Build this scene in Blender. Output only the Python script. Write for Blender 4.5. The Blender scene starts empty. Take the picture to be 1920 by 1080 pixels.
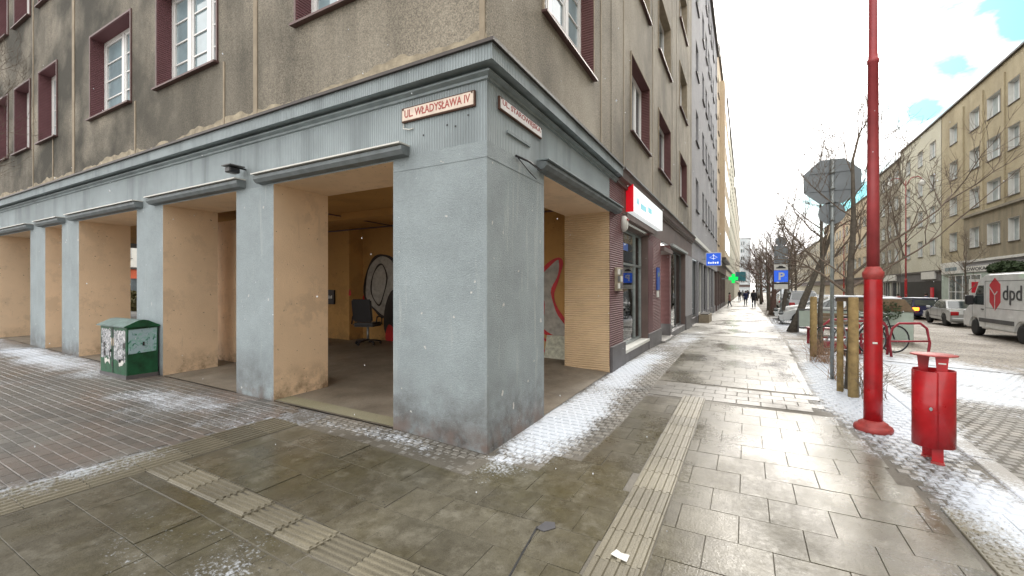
import bpy, bmesh, math, random
from mathutils import Vector, Matrix
R_ = math.radians
C = bpy.context.scene.collection
scn = bpy.context.scene
# ---------------------------------------------------------------- camera
cam_d = bpy.data.cameras.new('camera'); cam = bpy.data.objects.new('camera', cam_d); C.objects.link(cam)
cam.location = (0, 0, 1.55); cam.rotation_euler = (R_(90), 0, R_(28.66))
cam_d.sensor_width = 36; cam_d.lens = 36 * 805 / 1920; cam_d.clip_start = .05; cam_d.clip_end = 3000
scn.camera = cam
# ---------------------------------------------------------------- world and sun
SUN_EL, SUN_AZ = R_(30), R_(6)          # azimuth measured from +Y towards +X
w = bpy.data.worlds.new("World"); scn.world = w; w.use_nodes = True
nt = w.node_tree; nt.nodes.clear()
def wn(t, **k):
    n = nt.nodes.new(t)
    for a, b in k.items(): setattr(n, a, b)
    return n
wo = wn('ShaderNodeOutputWorld'); bg = wn('ShaderNodeBackground'); bg.inputs[1].default_value = .1
sky = wn('ShaderNodeTexSky', sky_type='NISHITA', sun_disc=False, sun_elevation=SUN_EL, sun_rotation=SUN_AZ)
tc = wn('ShaderNodeTexCoord'); mp = wn('ShaderNodeMapping'); mp.inputs['Scale'].default_value = (1, 1, 2.2)
mp.inputs['Location'].default_value = (3.1, .55, .2)
nz = wn('ShaderNodeTexNoise'); nz.inputs['Scale'].default_value = 6; nz.inputs['Detail'].default_value = 7; nz.inputs['Roughness'].default_value = .55
cr = wn('ShaderNodeMapRange'); cr.inputs['From Min'].default_value = .12; cr.inputs['From Max'].default_value = .33
cr.inputs['To Min'].default_value = .02; cr.inputs['To Max'].default_value = 1
sm = wn('ShaderNodeMix', data_type='RGBA', blend_type='MULTIPLY'); sm.inputs[0].default_value = 1; sm.inputs[7].default_value = (.2, .52, .6, 1)
mx = wn('ShaderNodeMix', data_type='RGBA'); mx.inputs[7].default_value = (11.2, 11.3, 11.5, 1)
L = nt.links.new
def gap(c, rx, prev):        # breaks in the cloud cover: direction, angular size
    n = wn('ShaderNodeVectorMath', operation='DISTANCE'); L(tc.outputs['Generated'], n.inputs[0]); n.inputs[1].default_value = c
    q = wn('ShaderNodeMapRange'); L(n.outputs['Value'], q.inputs[0]); q.inputs[1].default_value = 0; q.inputs[2].default_value = rx; q.inputs[3].default_value = .55; q.inputs[4].default_value = 0
    m = wn('ShaderNodeMath', operation='MAXIMUM'); m.inputs[1].default_value = 0; L(q.outputs[0], m.inputs[0])
    if prev is not None: L(prev, m.inputs[1])
    return m.outputs[0]
gp = None
for c_, rx_ in (((0.283, 0.896, 0.343), .1), ((0.35, 0.86, 0.385), .17), ((0.209, 0.969, 0.131), .16), ((0.252, 0.923, 0.291), .08), ((.95, .05, .32), .12)): gp = gap(c_, rx_, gp)
sb = wn('ShaderNodeMath', operation='SUBTRACT'); L(gp, sb.inputs[1])
sdv = wn('ShaderNodeVectorMath', operation='DOT_PRODUCT'); L(tc.outputs['Generated'], sdv.inputs[0]); sdv.inputs[1].default_value = (math.sin(SUN_AZ)*math.cos(SUN_EL), math.cos(SUN_AZ)*math.cos(SUN_EL), math.sin(SUN_EL))
sg_ = wn('ShaderNodeMapRange'); L(sdv.outputs['Value'], sg_.inputs[0]); sg_.inputs[1].default_value = .55; sg_.inputs[2].default_value = 1.; sg_.inputs[3].default_value = 1.; sg_.inputs[4].default_value = 1.3
cm = wn('ShaderNodeVectorMath', operation='SCALE'); cm.inputs[0].default_value = (11.6, 11.3, 11.0); L(sg_.outputs[0], cm.inputs[3])
L(tc.outputs['Generated'], mp.inputs[0]); L(mp.outputs[0], nz.inputs['Vector']); L(nz.outputs[0], sb.inputs[0]); L(sb.outputs[0], cr.inputs[0]); L(cm.outputs[0], mx.inputs[7])
L(sky.outputs[0], sm.inputs[6]); L(cr.outputs[0], mx.inputs[0]); L(sm.outputs[2], mx.inputs[6]); L(mx.outputs[2], bg.inputs[0]); L(bg.outputs[0], wo.inputs[0])
sd = bpy.data.lights.new('sun', 'SUN'); sd.energy = 1.1; sd.angle = R_(14); sd.color = (1, .94, .85)
so = bpy.data.objects.new('sun', sd); C.objects.link(so)
so.rotation_euler = Vector((math.sin(SUN_AZ)*math.cos(SUN_EL), math.cos(SUN_AZ)*math.cos(SUN_EL), math.sin(SUN_EL))).to_track_quat('Z', 'Y').to_euler()
scn.view_settings.view_transform = 'Standard'; scn.view_settings.look = 'None'; scn.view_settings.exposure = 1.12; scn.view_settings.gamma = 1
scn.view_settings.use_curve_mapping = False
scn.render.engine = 'CYCLES'
# ---------------------------------------------------------------- terrain height
def pl(x, P):
    if x <= P[0][0]: return P[0][1]
    for (a0, b0), (a1, b1) in zip(P, P[1:]):
        if x <= a1: return b0 + (b1-b0)*(x-a0)/(a1-a0)
    return P[-1][1]
GA = [(-25, .3), (-16, .25), (-11.8, .17), (-6.25, .10), (-3.3, .06), (-2.13, 0)]
GB = [(3.4, 0), (8, .07), (11, .05), (19, -.13), (37, -.33), (60, -.5), (200, -1.0)]
GC = [(1.8, 0), (7, -.26)]
def G(x, y): return pl(x, GA) + pl(y, GB) + pl(x, GC)
def gslope(x, y):
    e = .02; return (G(x+e, y)-G(x-e, y))/(2*e), (G(x, y+e)-G(x, y-e))/(2*e)
XF, YF, XE = -2.132, 3.413, 15.5
# ---------------------------------------------------------------- material helpers
class NB:
    def __init__(s, name):
        s.m = bpy.data.materials.new(name); s.m.use_nodes = True; s.t = s.m.node_tree
        s.b = s.t.nodes['Principled BSDF']; s.pos = s.n('ShaderNodeNewGeometry').outputs['Position']
    def n(s, t, **k):
        n = s.t.nodes.new(t)
        for a, b in k.items(): setattr(n, a, b)
        return n
    def l(s, a, b): s.t.links.new(a, b)
    def put(s, sock, v):
        if hasattr(v, 'links') or hasattr(v, 'is_output'): s.l(v, sock)
        else: sock.default_value = v
    def math(s, op, a, b=0., c=None, clamp=False):
        n = s.n('ShaderNodeMath', operation=op, use_clamp=clamp); s.put(n.inputs[0], a); s.put(n.inputs[1], b)
        if c is not None: s.put(n.inputs[2], c)
        return n.outputs[0]
    def vec(s, scale=(1, 1, 1), loc=(0, 0, 0), src=None):
        n = s.n('ShaderNodeMapping'); n.inputs['Scale'].default_value = scale; n.inputs['Location'].default_value = loc
        s.l(src or s.pos, n.inputs[0]); return n.outputs[0]
    def noise(s, scale, detail=3, rough=.55, v=None, lo=None, hi=None, dist=0):
        n = s.n('ShaderNodeTexNoise'); n.inputs['Scale'].default_value = scale; n.inputs['Detail'].default_value = detail
        n.inputs['Roughness'].default_value = rough; n.inputs['Distortion'].default_value = dist; s.l(v or s.pos, n.inputs['Vector'])
        return s.rng(n.outputs[0], lo, hi) if lo is not None else n.outputs[0]
    def rng(s, v, lo, hi, a=0., b=1.):
        n = s.n('ShaderNodeMapRange'); s.put(n.inputs[0], v)
        for i, q in zip((1, 2, 3, 4), (lo, hi, a, b)): n.inputs[i].default_value = q
        return n.outputs[0]
    def mix(s, f, a, b, mode='MIX'):
        n = s.n('ShaderNodeMix', data_type='RGBA', blend_type=mode); s.put(n.inputs[0], f)
        for i, q in ((6, a), (7, b)):
            if isinstance(q, (tuple, list)): n.inputs[i].default_value = (*q[:3], 1)
            else: s.l(q, n.inputs[i])
        return n.outputs[2]
    def bump(s, h, strength=.5, dist=.01, prev=None):
        n = s.n('ShaderNodeBump'); n.inputs['Strength'].default_value = strength; n.inputs['Distance'].default_value = dist
        s.l(h, n.inputs['Height'])
        if prev is not None: s.l(prev, n.inputs['Normal'])
        return n.outputs[0]
    def col(s, c):
        if isinstance(c, (tuple, list)): s.b.inputs['Base Color'].default_value = (*c[:3], 1)
        else: s.l(c, s.b.inputs['Base Color'])
    def rough(s, r): s.put(s.b.inputs['Roughness'], r)
    def nrm(s, b): s.l(b, s.b.inputs['Normal'])
    def sep(s):
        n = s.n('ShaderNodeSeparateXYZ'); s.l(s.pos, n.inputs[0]); return n.outputs
    def objrand(s): return s.n('ShaderNodeObjectInfo').outputs['Random']
def sc(c, k): return tuple(min(1, x*k) for x in c)
def pm(name, c, rough=.7, metal=0, var=.25, vs=3, bump=0, bs=80, emit=0, c2=None, ior=None, coat=0, orand=0):
    s = NB(name); a = sc(c, 1-var); b = c2 or sc(c, 1+var*.7)
    f = s.noise(vs, 5, .6, lo=.3, hi=.7); k = s.mix(f, a, b)
    if orand:
        k = s.mix(s.objrand(), s.mix(1., k, (1-orand,)*3, 'MULTIPLY'), k)
    s.col(k); s.rough(rough if not isinstance(rough, tuple) else s.noise(vs*1.7, 4, lo=.3, hi=.7) if 0 else s.rng(s.noise(vs*1.7, 4), .3, .7, *rough))
    s.b.inputs['Metallic'].default_value = metal
    if ior: s.b.inputs['IOR'].default_value = ior
    if coat: s.b.inputs['Coat Weight'].default_value = coat
    if bump: s.nrm(s.bump(s.noise(bs, 3), bump))
    if emit: s.l(k, s.b.inputs['Emission Color']); s.b.inputs['Emission Strength'].default_value = emit
    return s.m
SNOW = [(-1.88, 4.9, .4, 1.5, 1.6), (-1.86, 8, .42, 3.2, 1.25), (-1.65, 14.5, .6, 4.5, .8), (-1.9, 3.38, .35, .12, 1.0), (-3.3, 3.2, 1.5, .25, .75), (-4.6, 3.0, .8, .35, .55),
        (-6.4, 2.8, 1.9, .65, .85), (-12.2, 3.0, 3.6, .5, 1.1), (-17.5, 3.0, 4, .5, 1.0), (-9.3, 2.2, 2.6, .7, .5), (-4.62, 1.3, .3, .9, .75), (-2.9, 1.35, 1.3, .45, .5), (-1.6, 1.45, .7, .25, .5),
        (1.42, 8.2, .6, 2.8, 1.9), (1.8, 12.5, 1.0, 4.5, 1.0), (3.4, 10.9, 1.5, 3.1, 1.35), (2.9, 8.9, 1.2, 1.2, 1.25), (1.6, 4.3, .45, 1.0, 1.15), (2.2, 3.7, .6, .7, 1.0),
        (.95, 3.6, .4, 1.3, .5), (1.6, 25, 1.2, 9, 1.0), (5.0, 13, .9, 2.2, .6)]
def snow_mask(s, lo=.42, hi=.62, fine=42):
    acc = None
    for cx, cy, rx, ry, k in SNOW:
        v = s.vec((1/rx, 1/ry, 0), (-cx/rx, -cy/ry, 0))
        n = s.n('ShaderNodeVectorMath', operation='LENGTH'); s.l(v, n.inputs[0])
        e = s.rng(n.outputs['Value'], .2, 1.7, k, 0.)
        acc = e if acc is None else s.math('MAXIMUM', acc, e)
    nz = s.math('ADD', s.math('MULTIPLY', s.noise(fine, 4, .75), .95), s.math('MULTIPLY', s.noise(1.7, 5, .65), .75))
    t = s.math('ADD', s.math('MULTIPLY', acc, .62), s.math('SUBTRACT', nz, .9))
    return s.math('MULTIPLY', s.rng(t, lo-.12, hi-.06), .92)
SN = (.6, .65, .72)
def ground_mat(name, ca, cb, wet=(.18, .5), sn=(.42, .62), bump=.4, bs=70, orand=.25, big=1.1, fine=42, moss=None, mott=0):
    s = NB(name)
    k = s.mix(s.noise(big, 6, .65, lo=.3, hi=.7), ca, cb)
    k = s.mix(s.noise(140, 2, lo=.35, hi=.75), k, s.mix(1., k, (.6, .6, .6), 'MULTIPLY'))
    k = s.mix(s.objrand(), s.mix(1., k, (1-orand,)*3, 'MULTIPLY'), k)
    if moss: k = s.mix(s.noise(.9, 5, .7, v=s.vec(loc=(7, 3, 0)), lo=.46, hi=.66), k, moss)
    if mott:
        s.b.inputs['IOR'].default_value = 1.32
        k = s.mix(s.noise(11, 6, .75, v=s.vec((1, .7, 1), (3, 1, 0)), lo=.4, hi=.68), k, s.mix(1., k, (.62, .6, .56), 'MULTIPLY'))
        k = s.mix(s.noise(4.5, 6, .7, v=s.vec(loc=(1, 9, 0)), lo=.52, hi=.85), k, (.2, .188, .15))
        k = s.mix(s.noise(38, 1, .5, lo=.74, hi=.76), k, (.05, .045, .04))
    m = snow_mask(s, *sn, fine)
    s.col(s.mix(m, k, SN))
    wetn = s.noise(.75, 5, .6, v=s.vec((1, .6, 1)), lo=.36, hi=.64)
    r = s.rng(wetn, 0, 1, *wet); r = s.math('ADD', r, s.math('MULTIPLY', s.math('SUBTRACT', s.noise(30, 3), .5), .25))
    s.rough(s.math('MAXIMUM', r, s.math('MULTIPLY', m, .85)))
    h = s.math('ADD', s.math('MULTIPLY', s.noise(bs, 4, .6), .6), s.math('MULTIPLY', m, .7))
    s.nrm(s.bump(h, bump, .006))
    return s.m
M = {}
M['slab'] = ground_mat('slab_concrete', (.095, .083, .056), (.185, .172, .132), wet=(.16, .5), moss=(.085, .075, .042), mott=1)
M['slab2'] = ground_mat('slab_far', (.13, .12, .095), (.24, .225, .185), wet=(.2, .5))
M['banddark'] = ground_mat('band_dark_slab', (.07, .065, .05), (.14, .13, .105), wet=(.3, .6), sn=(.45, .7))
M['paverjoint'] = ground_mat('paver_joint_sand', (.09, .08, .065), (.15, .14, .12), wet=(.5, .8), sn=(.3, .6))
M['joint'] = ground_mat('joint_grit', (.07, .062, .048), (.17, .155, .125), wet=(.5, .9), sn=(.5, .75), bump=.8)
M['tactile'] = ground_mat('tactile_yellowish', (.155, .138, .095), (.265, .24, .175), wet=(.3, .6), bump=.5, orand=.3)
M['cobble'] = ground_mat('cobble_granite', (.13, .125, .11), (.29, .27, .235), wet=(.3, .6), bump=.9, orand=.45, fine=26)
M['paver'] = ground_mat('paver_brown', (.12, .113, .1), (.2, .19, .17), wet=(.25, .6), bump=.7, orand=.35, sn=(.44, .66), moss=(.15, .118, .1))
M['kerb'] = ground_mat('kerb_granite', (.2, .195, .18), (.32, .31, .29), wet=(.3, .6), bump=.6)
def street_mat():
    s = NB('street_setts'); v = s.vec((9, 9, 0)); vo = s.n('ShaderNodeTexVoronoi', feature='DISTANCE_TO_EDGE'); vo.inputs['Scale'].default_value = 1; s.l(v, vo.inputs['Vector'])
    vc = s.n('ShaderNodeTexVoronoi'); vc.inputs['Scale'].default_value = 1; s.l(v, vc.inputs['Vector'])
    g = s.rng(vo.outputs[0], .02, .12)
    k = s.mix(s.noise(.5, 5, .6, lo=.3, hi=.7), (.12, .098, .07), (.2, .172, .13))
    k = s.mix(s.math('MULTIPLY', vc.outputs['Color'], .5), k, (.27, .235, .185))
    k = s.mix(g, (.04, .035, .03), k); m = snow_mask(s, .42, .62, 12)
    s.col(s.mix(m, k, SN)); s.rough(s.rng(s.noise(.6, 4), .35, .65, .55, .8)); s.nrm(s.bump(g, .8, .012)); return s.m
M['street'] = street_mat()
M['ground'] = pm('ground_far', (.2, .19, .17), .7, vs=.5)
def stucco(name, dark, mid, light, xgrad=True, streak=1.):
    s = NB(name); sp = s.sep()
    k = s.mix(s.noise(62, 3, .85, lo=.36, hi=.66), sc(mid, .22), sc(mid, 2.1))
    big = s.noise(.55, 6, .6, lo=.3, hi=.72); k = s.mix(big, s.mix(.55, k, dark), s.mix(.3, k, light))
    v = s.vec((1.6, .7, .3)); st = s.noise(1, 5, .65, v=v, lo=.45, hi=.72); k = s.mix(s.math('MULTIPLY', st, .38*streak), k, light)
    v = s.vec((1.1, .5, .3), (9, 4, 0)); st = s.noise(1, 5, .65, v=v, lo=.48, hi=.7); k = s.mix(s.math('MULTIPLY', st, .6*streak), k, dark)
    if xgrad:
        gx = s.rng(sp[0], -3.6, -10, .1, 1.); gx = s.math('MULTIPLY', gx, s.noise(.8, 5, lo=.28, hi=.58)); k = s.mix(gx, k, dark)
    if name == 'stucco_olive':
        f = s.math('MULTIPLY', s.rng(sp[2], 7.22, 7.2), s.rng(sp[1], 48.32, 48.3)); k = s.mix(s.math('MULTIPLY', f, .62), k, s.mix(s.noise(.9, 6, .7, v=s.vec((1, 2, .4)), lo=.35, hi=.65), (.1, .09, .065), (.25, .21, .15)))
    s.col(k); s.rough(.9); s.nrm(s.bump(s.noise(95, 3, .7), 1., .012)); return s.m
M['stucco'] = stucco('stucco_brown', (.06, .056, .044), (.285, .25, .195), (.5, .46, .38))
M['stucco_grey'] = stucco('stucco_grey', (.2, .2, .21), (.3, .3, .315), (.36, .36, .37), False, .5)
M['stucco_orange'] = stucco('stucco_orange', (.5, .36, .25), (.62, .44, .31), (.68, .52, .4), False, .3)
M['stucco_cream'] = stucco('stucco_cream', (.5, .47, .34), (.6, .57, .42), (.66, .63, .5), False, .3)
M['stucco_beige'] = stucco('stucco_beige', (.4, .36, .28), (.5, .45, .36), (.56, .52, .44), False, .3)
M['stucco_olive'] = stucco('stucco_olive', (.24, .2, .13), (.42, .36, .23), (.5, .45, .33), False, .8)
M['stucco_soot'] = stucco('stucco_soot', (.14, .125, .1), (.28, .25, .19), (.38, .34, .26), False, 1)
M['stucco_haze'] = stucco('stucco_haze_blue', (.42, .5, .55), (.5, .57, .6), (.6, .66, .7), False, .3)  # distance haze is painted into this pale blue wall colour
def ribbed(name, c, axis='h', period=.03, strength=.8, rough=.75, var=.2, stain=None, fac=.3):
    s = NB(name); sp = s.sep(); co = s.math('ADD', sp[0], sp[1]) if axis == 'v' else sp[2]
    h = s.math('SINE', s.math('MULTIPLY', co, 2*math.pi/period)); h = s.rng(h, -1, 1)
    k = s.mix(s.noise(1.3, 6, .65, lo=.28, hi=.72), sc(c, 1-var), sc(c, 1+var*.6)); k = s.mix(s.math('MULTIPLY', s.math('SUBTRACT', 1., h), fac), k, sc(c, .35))
    if stain: k = s.mix(s.noise(1, 5, v=s.vec((3, 3, .3)), lo=.5, hi=.75), k, stain)
    s.col(k); s.rough(rough); s.nrm(s.bump(s.noise(90, 3), .3, .006, s.bump(h, strength, period*.35))); return s.m
GREY = (.335, .39, .41)
M['fluted'] = ribbed('grey_fluted_paint', GREY, 'v', .032, .7, stain=(.17, .2, .21), fac=.28)
def greypaint():
    s = NB('grey_rough_paint'); sp = s.sep()
    k = s.mix(s.noise(1.2, 7, .7, lo=.28, hi=.72), sc(GREY, .8), sc(GREY, 1.18)); k = s.mix(s.noise(120, 3, .7, lo=.35, hi=.65), s.mix(1., k, (.78, .78, .78), 'MULTIPLY'), k)
    k = s.mix(s.noise(1, 6, .7, v=s.vec((5, 5, .5)), lo=.58, hi=.72), k, (.42, .46, .46))
    d = s.math('MULTIPLY', s.rng(sp[2], .75, .05), s.noise(2.6, 6, .7, lo=.36, hi=.62)); k = s.mix(d, k, (.085, .075, .07))
    k = s.mix(s.math('MULTIPLY', s.rng(sp[2], .28, .05), s.noise(5, 4, lo=.4, hi=.6)), k, (.17, .135, .12))
    ch = s.noise(9, 2, .5, lo=.72, hi=.74); k = s.mix(ch, k, (.55, .55, .53))
    s.col(k); s.rough(.8); s.nrm(s.bump(s.noise(75, 4, .7), .9, .01)); return s.m
M['grey'] = greypaint()
def peach(name, c, stain):
    s = NB(name); sp = s.sep()
    k = s.mix(s.noise(1.1, 6, .6, lo=.3, hi=.7), sc(c, .9), sc(c, 1.08))
    d = s.math('MULTIPLY', s.rng(sp[2], .55, .1), s.noise(4, 6, .7, lo=.42, hi=.62)); k = s.mix(d, k, stain)
    k = s.mix(s.noise(1, 6, .7, v=s.vec((7, 7, .7)), lo=.62, hi=.78), k, sc(c, .72))
    k = s.mix(s.noise(1.9, 7, .75, v=s.vec(loc=(4, 4, 2)), lo=.52, hi=.6), k, sc(c, .88)); k = s.mix(s.noise(22, 2, .5, lo=.72, hi=.74), k, sc(c, .4))
    s.col(k); s.rough(.85); s.nrm(s.bump(s.noise(60, 3), .5, .008)); return s.m
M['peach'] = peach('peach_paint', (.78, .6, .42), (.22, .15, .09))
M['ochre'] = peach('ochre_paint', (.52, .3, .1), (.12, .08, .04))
M['peachrib'] = ribbed('peach_ribbed', (.68, .5, .31), 'h', .04, .7, fac=.18)
M['burg'] = ribbed('burgundy_ribbed', (.19, .08, .09), 'h', .035, .9, fac=.45)
M['burgshop'] = ribbed('burgundy_shop_ribbed', (.19, .085, .085), 'h', .04, .9, fac=.5)
M['brownband'] = pm('brown_painted_band', (.13, .09, .08), .6, vs=2)
M['burgtrim'] = pm('burgundy_trim', (.12, .065, .06), .5, vs=6)
M['burgplain'] = pm('burgundy_plain', (.1, .025, .03), .5)
M['stone'] = pm('dark_stone_plinth', (.11, .105, .11), .5, bump=.3)
M['hood'] = pm('hood_dark_paint', (.17, .195, .205), .7, vs=6)
M['cream'] = pm('old_cream_plaster', (.36, .31, .225), .9, var=.4, vs=7, bump=.8, bs=60)
M['strip'] = pm('pale_joint_plaster', (.31, .26, .19), .9, var=.2, vs=5, bump=.5, bs=60)
M['flash'] = pm('weathered_flashing', (.07, .06, .055), .45, .3, bump=.2)
M['trimgrey'] = pm('grey_mould_paint', (.24, .285, .3), .7, vs=4)
M['hoodtop'] = pm('hood_lead', (.36, .39, .39), .6, vs=8)
M['arcfloor'] = ground_mat('arcade_concrete', (.17, .145, .11), (.34, .3, .24), wet=(.45, .8), bump=.8, bs=24, sn=(2, 3), big=1.6)
M['yellowkerb'] = ground_mat('yellow_green_threshold', (.22, .21, .13), (.3, .285, .2), wet=(.5, .8), sn=(.6, .8), bump=.6)
M['white'] = pm('white_frame_paint', (.78, .78, .77), .35, var=.06)
M['offwhite'] = pm('off_white', (.66, .66, .62), .5, var=.1)
M['pane'] = pm('window_glass', (.1, .13, .14), .04, 0, .5, 1.3, ior=2.1)
M['paneblue'] = pm('window_glass_pale', (.28, .38, .42), .06, 0, .3, 1.3, ior=2.0)  # pale tint puts reflected sky into the pane colour; prints share it
M['panesky'] = pm('window_glass_painted_sky', (.42, .48, .48), .08, 0, .35, .9, ior=1.8)  # bright base colour imitates white sky reflected in the panes
def clearglass():
    s = NB('shop_glass'); o = s.t.nodes['Material Output']; tr = s.n('ShaderNodeBsdfTransparent'); tr.inputs[0].default_value = (.82, .87, .86, 1); gl = s.n('ShaderNodeBsdfGlossy'); gl.inputs['Roughness'].default_value = .02
    fr = s.n('ShaderNodeFresnel'); fr.inputs[0].default_value = 1.75; m = s.n('ShaderNodeMixShader'); s.l(fr.outputs[0], m.inputs[0]); s.l(tr.outputs[0], m.inputs[1]); s.l(gl.outputs[0], m.inputs[2]); s.l(m.outputs[0], o.inputs[0]); return s.m
M['shopglass'] = clearglass()
M['glowwall'] = pm('added_shop_glow', (.5, .5, .46), .7, var=.3, vs=1.5, emit=2.6)  # added glow inside the shops, standing in for bright reflections in the glass
M['curtain'] = pm('net_curtain', (.6, .6, .58), .8, var=.2, vs=9)
M['dark'] = pm('dark_interior', (.03, .028, .025), .8)
M['black'] = pm('black_plastic', (.02, .02, .022), .45)
M['rubber'] = pm('tyre_rubber', (.025, .025, .025), .8)
M['red'] = pm('red_gloss_paint', (.4, .007, .012), (.24, .55), var=.3, vs=5, coat=.15, bump=.06, bs=25)
M['redbase'] = pm('faded_red_iron', (.36, .05, .045), .5, var=.3, vs=14, bump=.2)
M['poletop'] = pm('aged_red_paint', (.34, .05, .055), .45, var=.3)
M['redrust'] = pm('dark_red_frame', (.3, .02, .035), .45)
M['steel'] = pm('galvanised_steel', (.3, .33, .33), .45, .6, vs=9)
M['signback'] = pm('sign_back_aluminium', (.2, .225, .24), .5, .35, var=.15)
M['signface'] = pm('sign_red_face', (.5, .02, .02), .4)
M['blue'] = pm('sign_blue', (.01, .08, .4), .4, var=.05)
M['bluelit'] = pm('sign_blue_lit', (.012, .07, .42), .4, var=.05, emit=.6)
M['greenlit'] = pm('pharmacy_green_light', (.0, .7, .1), .5, var=.05, emit=.5)
M['whitelit'] = pm('lit_sign_face', (.8, .84, .84), .5, var=.08, vs=1.3, emit=.35)
M['redlit'] = pm('lit_red_side', (.6, .0, .01), .4, var=.05, emit=.25)
M['wood'] = pm('stake_wood', (.33, .235, .1), .8, var=.35, vs=11, bump=.5, bs=30)
M['woodend'] = pm('stake_end', (.1, .07, .045), .9)
M['bark'] = pm('tree_bark', (.11, .095, .075), .9, var=.4, vs=12, bump=.8, bs=40)
M['barkred'] = pm('tree_bark_reddish', (.13, .08, .065), .9, var=.4, vs=12)
M['twig'] = pm('dry_twigs', (.16, .125, .095), .9)
M['twigpale'] = pm('dry_stems', (.35, .22, .14), .9)
M['greenbox'] = pm('green_box_paint', (.008, .085, .036), .5, var=.6, vs=6, bump=.2)
M['greenlid'] = pm('box_lid_grime', (.12, .18, .17), .6, var=.4, vs=9)
def poster(name, a, b, c, scale):
    s = NB(name); f = s.noise(scale, 5, .7, lo=.44, hi=.52, dist=1.2); k = s.mix(f, a, b)
    k = s.mix(s.noise(scale*1.7, 4, .6, v=s.vec(loc=(5, 2, 1)), lo=.57, hi=.62, dist=.8), k, c); s.col(k); s.rough(.7); return s.m
M['poster'] = poster('torn_poster', (.6, .6, .62), (.25, .26, .28), (.05, .08, .06), 14)
M['posterteal'] = poster('washed_teal_poster', (.26, .48, .44), (.36, .5, .56), (.03, .2, .13), 9)
M['snow'] = pm('settled_snow', (.8, .84, .9), .8, var=.08, vs=20, bump=.5, bs=50)
M['rust'] = pm('sign_edge_rust', (.1, .05, .035), .8)
M['plate'] = pm('enamel_cream', (.72, .6, .5), .35, var=.15, vs=9)
M['platewhite'] = pm('enamel_white', (.75, .7, .68), .3, var=.1, vs=9)
M['lettering'] = pm('enamel_red_letters', (.38, .05, .035), .4, var=.2, vs=30)
M['grafred'] = pm('graffiti_red', (.55, .015, .02), .5)
M['grafsilver'] = pm('graffiti_silver', (.42, .41, .37), .6, var=.3, vs=9)
M['grafblack'] = pm('graffiti_black', (.02, .015, .015), .5)
M['yellow'] = pm('yellow_panel', (.62, .42, .03), .5, var=.2)
M['hedge'] = pm('winter_hedge', (.1, .09, .03), .9, var=.5, vs=8)
M['orangewall'] = pm('orange_red_shopfront', (.5, .1, .04), .6)
M['mint'] = pm('pale_mint_panel', (.42, .5, .44), .6, var=.15, vs=2)
M['brownroof'] = pm('brown_planter_top', (.2, .14, .085), .7, vs=7)
M['evergreen'] = pm('evergreen_leaves', (.035, .06, .02), .8, var=.5, vs=12)
M['glasscar'] = pm('car_glass', (.045, .06, .06), .04, ior=1.9, var=.2)
M['silvercar'] = pm('silver_car_paint', (.5, .52, .52), .3, .5, var=.06, coat=.6)
M['whitecar'] = pm('white_van_paint', (.8, .81, .8), .32, var=.14, coat=.5)
M['bluecar'] = pm('dark_blue_car_paint', (.02, .025, .08), .3, .2, var=.1, coat=.6)
M['redcar'] = pm('red_car_paint', (.45, .02, .02), .3, var=.1, coat=.6)
M['greycar'] = pm('grey_car_paint', (.3, .31, .32), .3, .4, coat=.5)
M['bumper'] = pm('grey_plastic_moulding', (.1, .1, .1), .6)
M['rim'] = pm('alloy_rim', (.35, .36, .37), .35, .7)
M['tail'] = pm('tail_lamp_red', (.4, .01, .015), .25)
M['taillit'] = pm('tail_lamp_lit', (1., .13, .01), .3, var=.05, emit=5)
M['numplate'] = pm('number_plate_white', (.75, .76, .75), .4)
M['logored'] = pm('logo_red', (.62, .012, .03), .4, var=.05)
M['charcoal'] = pm('lettering_charcoal', (.05, .05, .055), .5)
M['skin'] = pm('skin', (.45, .27, .19), .6)
M['hair'] = pm('dark_hair', (.03, .02, .015), .8)
M['coatblack'] = pm('black_coat', (.022, .022, .028), .85)
M['coatpink'] = pm('dusty_pink_coat', (.4, .2, .18), .85)
M['coatred'] = pm('crimson_jacket', (.35, .015, .04), .8)
M['coatblue'] = pm('navy_jacket', (.02, .03, .09), .8)
M['trousers'] = pm('dark_trousers', (.03, .035, .05), .85)
M['teal'] = pm('teal_sign', (.03, .2, .25), .5)
M['tilepanel'] = pm('pale_patterned_panel', (.5, .52, .42), .5, var=.35, vs=16)
M['pinkpatch'] = pm('manhole_grey', (.12, .12, .13), .4, .4)
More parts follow.
